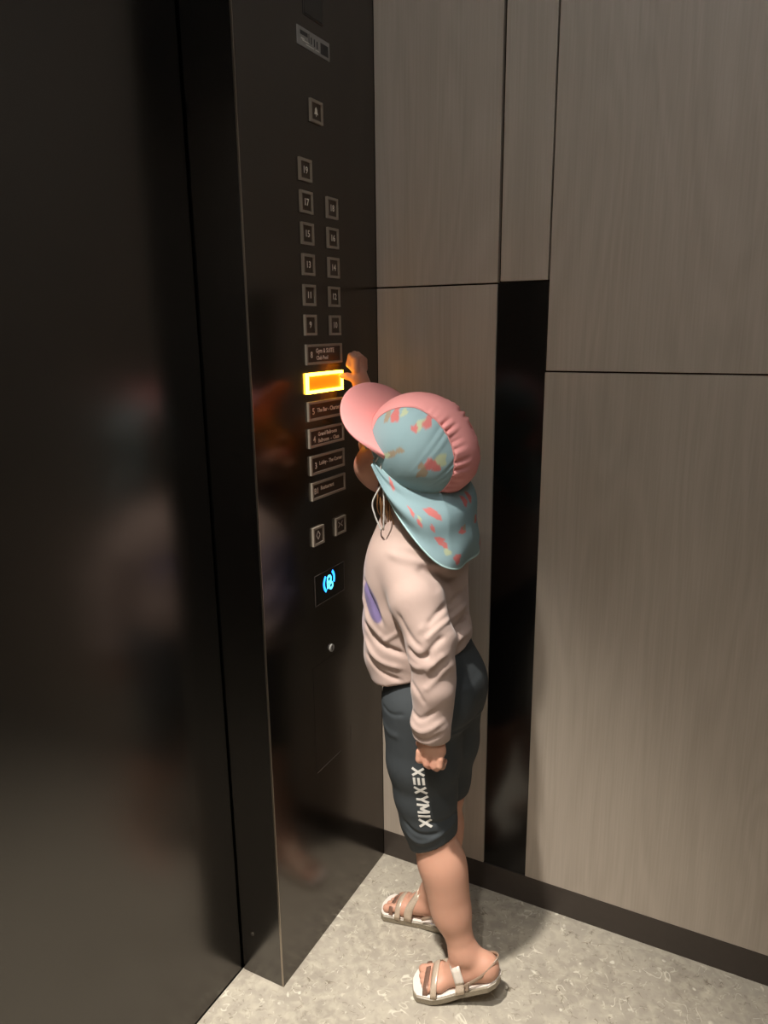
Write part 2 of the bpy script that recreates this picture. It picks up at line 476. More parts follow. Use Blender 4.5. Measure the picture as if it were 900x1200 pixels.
# alarm, door open, door close
bell = [[(-0.006, -0.004), (0.006, -0.004), (0.004, 0.0), (0.0035, 0.004), (0.0, 0.0075), (-0.0035, 0.004), (-0.004, 0.0)], [(-0.002, -0.005), (0.002, -0.005), (0.0, -0.0075)]]
make_button(-0.2085, 1.5853, 0.0375, 0.0345, [], 'alarm button with a bell symbol', marks=bell)
dia = [seg((-0.006, 0.001), (0, 0.009), 0.002), seg((0, 0.009), (0.006, 0.001), 0.002), seg((0.006, 0.001), (0, -0.007), 0.002), seg((0, -0.007), (-0.006, 0.001), 0.002), seg((-0.0135, -0.003), (-0.0135, 0.005), 0.0022)]
make_button(YL + 0.0025, 0.8705, BW, 0.0345, [], 'door open button with a diamond symbol', marks=dia)
clo = [seg((-0.0075, 0.008), (-0.0015, 0.002), 0.002), seg((-0.0015, 0.002), (-0.0075, -0.003), 0.002), seg((0.008, 0.008), (0.002, 0.002), 0.002), seg((0.002, 0.002), (0.008, -0.003), 0.002), seg((-0.0135, -0.003), (-0.0135, 0.005), 0.0022)]
make_button(YR + 0.0005, 0.8705, 0.0375, 0.0335, [], 'door close button with facing arrow marks', marks=clo)

# rating plate with engraved lines
pl = pp('rating_plate', (-0.001, -0.2560, 1.6555), (0.0014, -0.1595, 1.6826), M_plate, bevel=0.0004)
o0 = Vector((0, -COL_W / 2, 0))
mb = MB()
for (a, b, z0, z1) in ((-0.248, -0.226, 1.6715, 1.6775), (-0.2235, -0.2215, 1.664, 1.678), (-0.217, -0.214, 1.665, 1.675), (-0.208, -0.2050, 1.664, 1.675), (-0.200, -0.1965, 1.663, 1.674), (-0.188, -0.164, 1.6595, 1.676)):
    mb.box((0.0013, a + COL_W / 2, z0), (0.0016, b + COL_W / 2, z1))
mb.build('engraving', M_platetext, pl)
mb = MB()
for (a, b, z0, z1) in ((-0.246, -0.236, 1.6655, 1.6675), (-0.242, -0.222, 1.6635, 1.6650), (-0.232, -0.208, 1.6600, 1.6612), (-0.204, -0.192, 1.6600, 1.6612)):
    mb.box((0.0013, a + COL_W / 2, z0), (0.0016, b + COL_W / 2, z1))
mb.build('engraving', M_plateline, pl)
# position indicator window above the plate
ds = pp('floor_display', (-0.001, -0.232, 1.7060), (0.0008, -0.180, 1.80), M_glass, bevel=0.0003)
ring(MB(), -0.235 + COL_W / 2, -0.177 + COL_W / 2, 1.703, 1.803, 0.002, 0.0, 0.0012).build('display_frame', M_base, ds)

# contactless card reader with glowing wave mark
cr = pp('card_reader', (-0.001, -0.2590, 0.7200), (0.0010, -0.1560, 0.7760), M_glass, bevel=0.0004)
ring(MB(), -0.2605 + COL_W / 2, -0.1545 + COL_W / 2, 0.7185, 0.7775, 0.0008, 0.0, 0.0014).build('reader_frame', M_base, cr)
def arc(cy, cz, r, a0, a1, w, n=10):
    q = []
    A = np.radians(np.linspace(a0, a1, n))
    return [[(cy + (r - w / 2) * math.cos(A[i]), cz + (r - w / 2) * math.sin(A[i])), (cy + (r - w / 2) * math.cos(A[i + 1]), cz + (r - w / 2) * math.sin(A[i + 1])),
             (cy + (r + w / 2) * math.cos(A[i + 1]), cz + (r + w / 2) * math.sin(A[i + 1])), (cy + (r + w / 2) * math.cos(A[i]), cz + (r + w / 2) * math.sin(A[i]))] for i in range(n - 1)]
def flat(polys, x=0.0014):
    mb = MB()
    for q in polys:
        n = len(q)
        mb.add([(x, a + COL_W / 2, b) for a, b in q] + [(x - 0.0004, a + COL_W / 2, b) for a, b in q], [tuple(range(n)), tuple(range(n, 2 * n))[::-1]] + [(k, (k + 1) % n + 0, (k + 1) % n + n, k + n) for k in range(n)])
    return mb
iy, iz = -0.2110, 0.7525
loop = arc(iy + 0.0005, iz + 0.006, 0.0062, 0, 360, 0.0042, 15) + arc(iy + 0.0065, iz - 0.0085, 0.0060, 0, 360, 0.0042, 15)
flat(loop + [seg((iy - 0.006, iz + 0.004), (iy - 0.005, iz - 0.012), 0.0045), seg((iy + 0.004, iz + 0.002), (iy + 0.006, iz - 0.004), 0.006)]).build('hand_mark', M_cyan, cr)
flat(arc(iy, iz, 0.0185, 130, 235, 0.0055) + arc(iy - 0.001, iz + 0.004, 0.0195, -25, 50, 0.0060)).build('wave_mark', M_blue, cr)
# key switch
ks = MB().tube([(-0.001, -0.2095 + COL_W / 2, 0.6165), (0.003, -0.2095 + COL_W / 2, 0.6165)], 0.0075, 16).build('key_switch', M_plate, cp)
MB().box((0.0029, -0.2105 + COL_W / 2, 0.612), (0.0033, -0.2085 + COL_W / 2, 0.621)).build('key_slot', M_dark, ks)
# flush service hatch low on the panel
sh = pp('service_hatch', (-0.001, -0.2760, 0.3785), (0.0003, -0.1420, 0.6000), M_panel)
mb = MB()
mb.box((0.0, -0.2740 + COL_W / 2, 0.3772), (0.0009, -0.1850 + COL_W / 2, 0.3784))
mb.box((0.0, -0.1425 + COL_W / 2, 0.378), (0.0009, -0.1415 + COL_W / 2, 0.413))
mb.build('hatch_edge', M_base, sh)

# ------------------------------------------------------------------ implicit surfaces for soft bodies
class Field:
    def __init__(s, lo, hi, h):
        s.lo = np.array(lo, float); s.h = h
        s.n = np.ceil((np.array(hi) - s.lo) / h).astype(int) + 1
        s.f = np.full(s.n, 0.5, np.float32)
    def region(s, lo, hi):
        a = np.clip(np.floor((np.array(lo) - s.lo) / s.h).astype(int), 0, s.n)
        b = np.clip(np.ceil((np.array(hi) - s.lo) / s.h).astype(int) + 1, 0, s.n)
        ax = [(s.lo[i] + s.h * np.arange(a[i], b[i])).astype(np.float32) for i in range(3)]
        return tuple(slice(a[i], b[i]) for i in range(3)), ax[0][:, None, None], ax[1][None, :, None], ax[2][None, None, :]
    def put(s, fn, lo, hi, k=0.01, cut=False):
        m = max(k, 0.006) + s.h * 2
        sl, X, Y, Z = s.region(np.array(lo) - m, np.array(hi) + m)
        a = s.f[sl]
        if a.size == 0: return
        d = fn(X, Y, Z).astype(np.float32)
        if cut:
            h = np.maximum(k - np.abs(a + d), 0) / k
            s.f[sl] = np.maximum(a, -d) + h * h * k * 0.25
        else:
            h = np.maximum(k - np.abs(a - d), 0) / k
            s.f[sl] = np.minimum(a, d) - h * h * k * 0.25
    def cone(s, a, b, ra, rb, k=0.01, cut=False):
        a = np.array(a, float); b = np.array(b, float); ba = b - a; L2 = max(ba @ ba, 1e-12)
        def fn(X, Y, Z):
            t = np.clip(((X - a[0]) * ba[0] + (Y - a[1]) * ba[1] + (Z - a[2]) * ba[2]) / L2, 0, 1)
            return np.sqrt((X - a[0] - t * ba[0]) ** 2 + (Y - a[1] - t * ba[1]) ** 2 + (Z - a[2] - t * ba[2]) ** 2) - (ra + (rb - ra) * t)
        R = max(ra, rb)
        s.put(fn, np.minimum(a, b) - R, np.maximum(a, b) + R, k, cut)
    def chain(s, pts, rad, k=0.01):
        for i in range(len(pts) - 1):
            s.cone(pts[i], pts[i + 1], rad[i], rad[i + 1], k)
    def ell(s, c, r, k=0.01, R=None, cut=False):
        """ellipsoid; R rows are its own axes in world space"""
        c = np.array(c, float); r = np.array(r, float)
        Rm = np.eye(3) if R is None else np.array(R)
        def fn(X, Y, Z):
            dx, dy, dz = X - c[0], Y - c[1], Z - c[2]
            q = [(Rm[i, 0] * dx + Rm[i, 1] * dy + Rm[i, 2] * dz) for i in range(3)]
            k0 = np.sqrt(sum((q[i] / r[i]) ** 2 for i in range(3)))
            k1 = np.sqrt(sum((q[i] / r[i] ** 2) ** 2 for i in range(3))) + 1e-9
            return k0 * (k0 - 1) / k1
        m = r.max()
        s.put(fn, c - m, c + m, k, cut)
    def loft(s, levels, k=0.02, pw=2.3):
        """stack of superelliptic sections: rows z, cx, cy, half depth, half width"""
        Lv = np.array(levels, float); Lv = Lv[np.argsort(Lv[:, 0])]
        zz = np.linspace(Lv[0, 0], Lv[-1, 0], 120)
        C = catmull(Lv, 10)
        cols = [np.interp(zz, C[:, 0], C[:, i]) for i in range(1, 5)]
        def fn(X, Y, Z):
            cx, cy, a, b = [np.interp(Z, zz, c) for c in cols]
            q = (np.abs((X - cx) / a) ** pw + np.abs((Y - cy) / b) ** pw) ** (1 / pw)
            d = (q - 1) * np.minimum(a, b)
            e = np.maximum(zz[0] - Z, Z - zz[-1])
            return np.maximum(d, e)
        lo = [Lv[:, 1].min() - Lv[:, 3].max(), Lv[:, 2].min() - Lv[:, 4].max(), zz[0]]
        hi = [Lv[:, 1].max() + Lv[:, 3].max(), Lv[:, 2].max() + Lv[:, 4].max(), zz[-1]]
        s.put(fn, lo, hi, k)
    def mesh(s):
        """surface nets"""
        f = s.f; S = f < 0
        c = S[:-1, :-1, :-1].astype(np.int8)
        tot = np.zeros(c.shape, np.int8)
        for dx in (0, 1):
            for dy in (0, 1):
                for dz in (0, 1):
                    tot += S[dx:S.shape[0] - 1 + dx, dy:S.shape[1] - 1 + dy, dz:S.shape[2] - 1 + dz]
        act = np.argwhere((tot > 0) & (tot < 8))
        idx = np.full(c.shape, -1, np.int32)
        idx[tuple(act.T)] = np.arange(len(act))
        offs = np.array([(x, y, z) for x in (0, 1) for y in (0, 1) for z in (0, 1)])
        V = np.stack([f[act[:, 0] + o[0], act[:, 1] + o[1], act[:, 2] + o[2]] for o in offs], 1)
        acc = np.zeros((len(act), 3)); cnt = np.zeros(len(act))
        for i in range(8):
            for j in range(i + 1, 8):
                if np.abs(offs[i] - offs[j]).sum() != 1: continue
                m = (V[:, i] < 0) != (V[:, j] < 0)
                t = V[m, i] / (V[m, i] - V[m, j])
                acc[m] += offs[i] + t[:, None] * (offs[j] - offs[i]); cnt[m] += 1
        P = s.lo + s.h * (act + acc / cnt[:, None])
        F = []
        for ax in range(3):
            a = [slice(None)] * 3; b = [slice(None)] * 3
            a[ax] = slice(0, -1); b[ax] = slice(1, None)
            ch = np.argwhere(S[tuple(a)] != S[tuple(b)])
            u, v = (ax + 1) % 3, (ax + 2) % 3
            ok = (ch[:, u] > 0) & (ch[:, v] > 0) & (ch[:, u] < S.shape[u] - 1) & (ch[:, v] < S.shape[v] - 1)
            ch = ch[ok]
            q = []
            for du, dv in ((-1, -1), (0, -1), (0, 0), (-1, 0)):
                e = ch.copy(); e[:, u] += du; e[:, v] += dv
                q.append(idx[tuple(e.T)])
            q = np.stack(q, 1)
            fl = ~S[tuple(ch.T)]
            q[fl] = q[fl][:, ::-1]
            F.append(q)
        F = np.vstack(F)
        return P, F[(F >= 0).all(1)]

def lap(P, F, it=3, lam=0.5):
    for _ in range(it):
        acc = np.zeros_like(P); n = np.zeros(len(P))
        for k in range(4):
            a, b = F[:, k], F[:, (k + 1) % 4]
            np.add.at(acc, a, P[b]); np.add.at(n, a, 1)
            np.add.at(acc, b, P[a]); np.add.at(n, b, 1)
        P = P + lam * (acc / np.maximum(n, 1)[:, None] - P)
    return P

def vnormals(P, F):
    d1 = P[F[:, 2]] - P[F[:, 0]]; d2 = P[F[:, 3]] - P[F[:, 1]]
    fn = np.cross(d1, d2)
    N = np.zeros_like(P)
    for k in range(4): np.add.at(N, F[:, k], fn)
    return N / np.maximum(np.linalg.norm(N, axis=1), 1e-12)[:, None]

def poly_dist(P, line):
    """distance of points to a polyline and the place along it (0..1)"""
    L = np.array(line, float)
    best = np.full(len(P), 9.0); par = np.zeros(len(P))
    for i in range(len(L) - 1):
        ba = L[i + 1] - L[i]
        t = np.clip(((P - L[i]) @ ba) / max(ba @ ba, 1e-12), 0, 1)
        d = np.linalg.norm(P - L[i] - t[:, None] * ba, axis=1)
        m = d < best
        best[m] = d[m]; par[m] = (i + t[m]) / (len(L) - 1)
    return best, par

def folds(P, N, lst):
    """ridges and creases: rows (polyline, height, width)"""
    D = np.zeros(len(P))
    for line, amp, wid in lst:
        d, t = poly_dist(P, catmull(line, 6) if len(line) > 2 else line)
        D += amp * np.exp(-(d / wid) ** 2) * np.clip(np.minimum(t, 1 - t) * 6 + 0.25, 0, 1)
    return P + N * D[:, None]

def mesh_obj(name, P, F, mat, parent=None, colors=None, smooth=True):
    me = bpy.data.meshes.new(name)
    me.vertices.add(len(P)); me.vertices.foreach_set('co', np.asarray(P, np.float32).ravel())
    k = F.shape[1]
    me.loops.add(F.size); me.loops.foreach_set('vertex_index', F.astype(np.int32).ravel())
    me.polygons.add(len(F)); me.polygons.foreach_set('loop_start', np.arange(0, F.size, k, dtype=np.int32))
    me.update(calc_edges=True); me.validate()
    if smooth: me.polygons.foreach_set('use_smooth', [True] * len(me.polygons))
    if colors is not None:
        at = me.color_attributes.new('print', 'FLOAT_COLOR', 'POINT')
        c = np.ones((len(P), 4), np.float32); c[:, :3] = np.asarray(colors)[:, :3]
        at.data.foreach_set('color', c.ravel())
    me.materials.append(mat)
    o = bpy.data.objects.new(name, me)
    return link(o, parent)

def grid_obj(name, P, mat, parent=None, colors=None, close_u=False, thick=0.0, offset=0.0, sub=0):
    nu, nv = P.shape[:2]
    i, j = np.meshgrid(np.arange(nu if close_u else nu - 1), np.arange(nv - 1), indexing='ij')
    a = i * nv + j; b = ((i + 1) % nu) * nv + j
    F = np.stack([a, b, b + 1, a + 1], -1).reshape(-1, 4)
    o = mesh_obj(name, P.reshape(-1, 3), F, mat, parent, colors)
    if thick:
        m = o.modifiers.new('solid', 'SOLIDIFY'); m.thickness = thick; m.offset = offset
    if sub:
        m = o.modifiers.new('sub', 'SUBSURF'); m.levels = sub; m.render_levels = sub
    return o

def sm(a, b, x):
    t = np.clip((x - a) / (b - a), 0, 1)
    return t * t * (3 - 2 * t)

def mixc(c, d, t):
    return np.asarray(c)[..., :3] * (1 - t[:, None]) + np.asarray(d)[..., :3] * t[:, None]

# ------------------------------------------------------------------ the child: joints (facing -x, left side towards -y)
SKIN = np.array(srgb(200, 150, 126)[:3]); SKIN_R = np.array(srgb(190, 120, 102)[:3])
TILT, HYAW, HROLL = math.radians(26), math.radians(4), math.radians(14)
H0 = np.array([0.188, -0.224, 1.022])
Fd = np.array([-math.cos(TILT) * math.cos(HYAW), -math.cos(TILT) * math.sin(HYAW), math.sin(TILT)])
Sd = np.array([math.sin(HYAW), -math.cos(HYAW), 0.0])          # the child's left
Ud = np.array([math.sin(TILT) * math.cos(HYAW), math.sin(TILT) * math.sin(HYAW), math.cos(TILT)])
Sd, Ud = math.cos(HROLL) * Sd - math.sin(HROLL) * Ud, math.sin(HROLL) * Sd + math.cos(HROLL) * Ud   # leaning to the left
HR = np.stack([Fd, Sd, Ud])
def hd(f, s, u): return H0 + f * Fd + s * Sd + u * Ud

HIP_L, KNEE_L, ANK_L = (0.222, -0.250, 0.560), (0.236, -0.260, 0.335), (0.308, -0.271, 0.092)
HIP_R, KNEE_R, ANK_R = (0.222, -0.180, 0.560), (0.215, -0.158, 0.330), (0.190, -0.140, 0.078)
SH_L, EL_L, WR_L = (0.190, -0.284, 0.835), (0.261, -0.320, 0.715), (0.267, -0.330, 0.560)
SH_R, EL_R, WR_R = (0.180, -0.150, 0.850), (0.135, -0.100, 0.960), (0.042, -0.130, 1.095)

B = Field((-0.01, -0.40, -0.002), (0.42, -0.05, 1.20), 0.0020)
# trunk
B.loft([(0.50, 0.222, -0.215, 0.055, 0.075), (0.58, 0.222, -0.215, 0.068, 0.085), (0.66, 0.205, -0.215, 0.062, 0.080), (0.76, 0.185, -0.217, 0.062, 0.085), (0.84, 0.182, -0.220, 0.055, 0.082), (0.875, 0.186, -0.221, 0.035, 0.050)], 0.02)
B.chain([(0.190, -0.221, 0.85), (0.186, -0.224, 0.93), hd(-0.02, 0, -0.03)], [0.036, 0.031, 0.034], 0.02)
# head
B.ell(hd(-0.006, 0, 0.004), (0.086, 0.071, 0.080), 0.02, HR)
B.ell(hd(0.030, 0, -0.046), (0.056, 0.054, 0.056), 0.025, HR)
B.ell(hd(0.046, 0, -0.079), (0.030, 0.034, 0.026), 0.025, HR)
B.ell(hd(0.064, 0, -0.092), (0.016, 0.017, 0.014), 0.016, HR)
for s_ in (-1, 1):
    B.ell(hd(0.056, s_ * 0.032, -0.056), (0.026, 0.024, 0.026), 0.02, HR)
    B.ell(hd(-0.006, s_ * 0.070, -0.030), (0.017, 0.008, 0.024), 0.006, HR)        # ears
    B.ell(hd(-0.002, s_ * 0.077, -0.028), (0.008, 0.005, 0.013), 0.004, HR, cut=True)
    B.ell(hd(0.080, s_ * 0.028, -0.018), (0.012, 0.015, 0.009), 0.012, HR, cut=True)  # eye sockets
B.cone(hd(0.078, 0, -0.018), hd(0.090, 0, -0.040), 0.007, 0.008, 0.012)            # nose
B.ell(hd(0.091, 0, -0.043), (0.009, 0.009, 0.008), 0.008, HR)
for s_ in (-1, 1): B.ell(hd(0.085, s_ * 0.009, -0.046), (0.007, 0.006, 0.006), 0.006, HR)
B.ell(hd(0.081, 0, -0.064), (0.008, 0.019, 0.0055), 0.006, HR)
B.ell(hd(0.079, 0, -0.073), (0.008, 0.016, 0.0055), 0.005, HR)
B.ell(hd(0.090, 0, -0.0685), (0.006, 0.020, 0.0014), 0.003, HR, cut=True)
# arms
B.chain([SH_L, EL_L, (0.266, -0.326, 0.63), WR_L], [0.033, 0.026, 0.024, 0.019], 0.02)
B.chain([SH_R, EL_R, (0.088, -0.114, 1.025), WR_R], [0.033, 0.026, 0.023, 0.018], 0.02)
# legs
B.chain([HIP_L, (0.222, -0.255, 0.46), KNEE_L, (0.257, -0.264, 0.262), (0.284, -0.268, 0.165), ANK_L], [0.058, 0.052, 0.0395, 0.0375, 0.0305, 0.0245], 0.02)
B.chain([HIP_R, (0.220, -0.170, 0.46), KNEE_R, (0.214, -0.153, 0.262), (0.204, -0.146, 0.160), ANK_R], [0.058, 0.052, 0.040, 0.0370, 0.028, 0.0225], 0.02)
B.ell((0.275, -0.266, 0.222), (0.0315, 0.032, 0.075), 0.03)
B.ell((0.228, -0.150, 0.225), (0.026, 0.026, 0.052), 0.02)
# feet: built in a frame along the sole (t from heel to toe)
def foot_frame(heel, ball, toe):
    heel, ball, toe = map(np.array, (heel, ball, toe))
    return heel.astype(float), ball.astype(float), toe.astype(float)
def build_foot(heel, ball, toe, ank, side):
    heel, ball, toe = foot_frame(heel, ball, toe)
    ank = np.array(ank)
    d = (toe - ball); d[2] = 0; d /= np.linalg.norm(d)
    out = np.array([-d[1], d[0], 0.0]) * side            # towards the little toe
    B.ell(heel + (0, 0, 0.020), (0.0215, 0.020, 0.022), 0.012)
    B.cone(heel + (0, 0, 0.020), ank, 0.021, 0.022, 0.014)
    B.cone(heel + (0, 0, 0.016) + out * 0.004, ball + out * 0.008 + (0, 0, 0.013), 0.018, 0.014, 0.014)
    B.cone(heel * 0.5 + ball * 0.5 - out * 0.006 + (0, 0, 0.024), ball - out * 0.010 + (0, 0, 0.014), 0.019, 0.015, 0.014)
    B.cone(ank, heel * 0.35 + ball * 0.65 + (0, 0, 0.030), 0.021, 0.014, 0.016)
    B.cone(ball - out * 0.016 + (0, 0, 0.013), ball + out * 0.018 + (0, 0, 0.011), 0.0135, 0.011, 0.012)
    tl = np.linalg.norm(toe - ball)
    for i, (o_, l_, r_) in enumerate(((-0.0185, 1.0, 0.0088), (-0.0055, 0.98, 0.0066), (0.0045, 0.88, 0.0062), (0.0138, 0.76, 0.0058), (0.0225, 0.62, 0.0058))):
        a = ball + out * o_ + (0, 0, 0.011)
        e = ball + (toe - ball) * l_ + out * (o_ * 1.12) + (0, 0, r_ * 0.55 + 0.002)
        m_ = a * 0.45 + e * 0.55 + (0, 0, 0.0035)
        B.cone(a, m_, r_ * 0.95, r_ * 0.95, 0.004)
        B.cone(m_, e, r_ * 0.95, r_, 0.003)
    return d, out
FL_HEEL, FL_BALL, FL_TOE = (0.350, -0.263, 0.050), (0.270, -0.290, 0.0185), (0.235, -0.299, 0.0160)
FR_HEEL, FR_BALL, FR_TOE = (0.212, -0.142, 0.0200), (0.130, -0.149, 0.0160), (0.095, -0.152, 0.0160)
dL, outL = build_foot(FL_HEEL, FL_BALL, FL_TOE, ANK_L, 1)
dR, outR = build_foot(FR_HEEL, FR_BALL, FR_TOE, ANK_R, -1)
# left hand: relaxed, back of the hand outwards, fingers curled under
LH = np.array((0.0290, 0.0, 0.047))
B.chain([WR_L, np.array((0.243, -0.337, 0.507)) + LH], [0.018, 0.0175], 0.012)
B.ell(np.array((0.2435, -0.3375, 0.494)) + LH, (0.0245, 0.0120, 0.020), 0.010)
for i, (x_, l_, r_) in enumerate(((0.2228, 0.80, 0.0066), (0.2364, 1.0, 0.0069), (0.2500, 1.0, 0.0067), (0.2600, 0.76, 0.0058))):
    k_ = np.array((x_, -0.3425, 0.4850 - 0.001 * i)) + LH
    p1 = k_ + (0.0, -0.002, -0.0165 * l_)
    p2 = p1 + (0.0, 0.0105, -0.0090 * l_)
    p3 = p2 + (0.0, 0.0105, 0.0045)
    B.cone(k_, p1, r_ * 1.02, r_ * 1.0, 0.0018)
    B.cone(p1, p2, r_ * 1.0, r_ * 0.95, 0.0012)
    B.cone(p2, p3, r_ * 0.95, r_ * 0.85, 0.0012)
B.chain([np.array(t_) + LH for t_ in ((0.2260, -0.3300, 0.506), (0.2170, -0.3240, 0.490), (0.2175, -0.3190, 0.4735), (0.2205, -0.3175, 0.4640))], [0.0095, 0.0085, 0.0075, 0.0065], 0.004)
# right hand: raised to the buttons, one digit pressing, the others curled
RH = np.array((-0.0165, -0.006, 0.0))
B.chain([WR_R, np.array((0.054, -0.126, 1.118)) + RH], [0.0160, 0.0160], 0.012)
B.ell(np.array((0.0505, -0.1310, 1.1350)) + RH, (0.0130, 0.0195, 0.0220), 0.012)
for i, (y_, l_, r_) in enumerate(((-0.1465, 0.92, 0.0066), (-0.1345, 1.0, 0.0068), (-0.1230, 0.95, 0.0065), (-0.1125, 0.78, 0.0058))):
    k_ = np.array((0.0515, y_, 1.1480)) + RH
    p1 = k_ + (-0.0005, 0.0, 0.0205 * l_)
    p2 = p1 + (-0.0080, 0.0, 0.0065 * l_)
    p3 = p2 + (-0.0050, 0.0, -0.0165 * l_)
    B.cone(p3, p3 + (0.0080, 0.0, -0.0080), r_ * 0.88, r_ * 0.80, 0.002)
    B.cone(k_, p1, r_ * 1.06, r_ * 1.0, 0.003)
    B.cone(p1, p2, r_ * 1.0, r_ * 0.95, 0.002)
    B.cone(p2, p3, r_ * 0.95, r_ * 0.88, 0.002)
B.chain([(0.0360, -0.1450, 1.1270), (0.0300, -0.1510, 1.1325), (0.0185, -0.1550, 1.1365), (0.0086, -0.1560, 1.1370)], [0.0090, 0.0074, 0.0061, 0.0055], 0.003)
P, F = B.mesh()
P = lap(P, F, 2, 0.4)
q = (P - H0) @ HR.T
lips = np.exp(-((q[:, 0] - 0.086) / 0.012) ** 2 - (q[:, 1] / 0.018) ** 2 - ((q[:, 2] + 0.0685) / 0.010) ** 2)
cheek = np.exp(-((q[:, 0] - 0.072) / 0.02) ** 2 - ((np.abs(q[:, 1]) - 0.040) / 0.016) ** 2 - ((q[:, 2] + 0.050) / 0.016) ** 2)
C = mixc(np.tile(SKIN, (len(P), 1)), np.array(srgb(196, 104, 96)[:3]), np.clip(lips * 1.2, 0, 1))
C = mixc(C, SKIN_R, np.clip(cheek * 0.7, 0, 1))
for hp in (np.array((0.270, -0.342, 0.504)), np.array((0.024, -0.137, 1.168))):
    C = mixc(C, SKIN_R, 0.5 * np.exp(-(np.linalg.norm(P - hp, axis=1) / 0.018) ** 2))
M_skin = attr_mat('skin', 0.5, 0.08, 700, sss=0.12, spec=0.35)
person = mesh_obj('person', P, F, M_skin, None, C)
foot_ = (P[:, 2] < 0.16)
fm_ = foot_[F].all(1)
body_bvh = BVHTree.FromPolygons([Vector(p) for p in P], [tuple(f) for f in F[fm_]])
prop(person, 'child in pink sun hat and pale jacket reaching up to press a floor button', 'person')

M_eyew = simple('eye_white', srgb(230, 226, 220), 0.2)
M_iris = simple('dark_iris', srgb(40, 26, 18), 0.1)
for s_ in (-1, 1):
    a_ = np.linspace(0, math.pi, 13); b_ = np.linspace(0, 2 * math.pi, 25)[:-1]
    c_ = hd(0.0675, s_ * 0.028, -0.019)
    PE = np.array([[c_ + 0.0115 * (math.cos(t) * Fd + math.sin(t) * (math.cos(w) * Sd + math.sin(w) * Ud)) for t in a_] for w in b_])
    eye = grid_obj('eye', PE, M_eyew, person, close_u=True)
    PI_ = np.array([[c_ + 0.0118 * (math.cos(t) * Fd + math.sin(t) * (math.cos(w) * Sd + math.sin(w) * Ud)) for t in np.linspace(0, 0.5, 5)] for w in b_])
    grid_obj('iris', PI_, M_iris, eye, close_u=True)

# ------------------------------------------------------------------ hair: a cap under the hat and side locks
M_hair = simple('brown_hair', srgb(74, 48, 32), 0.45, noise=0.35, nscale=220, bump=0.4, bscale=500)
HF = Field((0.05, -0.34, 0.84), (0.32, -0.11, 1.13), 0.003)
HF.ell(hd(-0.014, 0, 0.004), (0.086, 0.0765, 0.083), 0.01, HR)
HF.ell(hd(-0.045, 0, -0.045), (0.045, 0.060, 0.050), 0.02, HR)
HF.ell(hd(0.075, 0, -0.036), (0.070, 0.066, 0.062), 0.012, HR, cut=True)
for s_ in (-1, 1):
    HF.chain([hd(0.015, s_ * 0.066, -0.02), hd(0.002, s_ * 0.068, -0.055), hd(-0.010, s_ * 0.060, -0.085), hd(-0.015, s_ * 0.055, -0.110)], [0.012, 0.011, 0.009, 0.004], 0.01)
P, F = HF.mesh(); P = lap(P, F, 2, 0.4); N = vnormals(P, F)
q = (P - H0) @ HR.T
P = P + N * (0.0012 * np.sin(q[:, 0] * 420 + 2.0 * np.sin(q[:, 2] * 30)))[:, None]
hair = mesh_obj('hair', P, F, M_hair, person)
mb = MB()
for i in range(7):
    o_ = RNG.normal(0, 0.003, 3)
    st = hd(0.016 - 0.004 * i, 0.066, -0.050) + o_ * 0.5
    ln = 0.066 + 0.008 * (i % 3)
    mb.tube(catmull([st, st + (-0.001, -0.004, -ln * 0.4), st + (-0.003 + o_[0], 0.002, -ln * 0.75), st + (0.0005 + o_[0], 0.010, -ln)], 5), np.linspace(0.0020, 0.0007, 16), 6)
M_lock = simple('light_brown_hair', srgb(150, 108, 70), 0.45, noise=0.3, nscale=300)  # locks are a lighter brown than the main hair
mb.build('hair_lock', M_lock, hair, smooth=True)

# ------------------------------------------------------------------ clothes
def half_cut(Fi, c, n, r, k=0.003):
    """remove what lies below the plane through c with normal n, inside a ball of radius r"""
    c = np.array(c, float); n = np.array(n, float) / np.linalg.norm(n)
    def fn(X, Y, Z):
        a = (X - c[0]) * n[0] + (Y - c[1]) * n[1] + (Z - c[2]) * n[2]
        return np.maximum(a, np.sqrt((X - c[0]) ** 2 + (Y - c[1]) ** 2 + (Z - c[2]) ** 2) - r)
    Fi.put(fn, c - r, c + r, k, True)

def side_folds(P, N, lst):
    """creases on the left flank, laid out over x and z"""
    D = np.zeros(len(P))
    w_ = np.clip((0.35 - N[:, 1]) * 2.5, 0, 1) * (P[:, 1] < -0.2)
    for line, amp, wid in lst:
        d, t = poly_dist(P[:, [0, 2]], catmull(line, 6))
        D += 1.2 * amp * np.exp(-(d / (0.85 * wid)) ** 2) * np.clip(np.minimum(t, 1 - t) * 6 + 0.2, 0, 1)
    return P + N * (D * w_)[:, None]

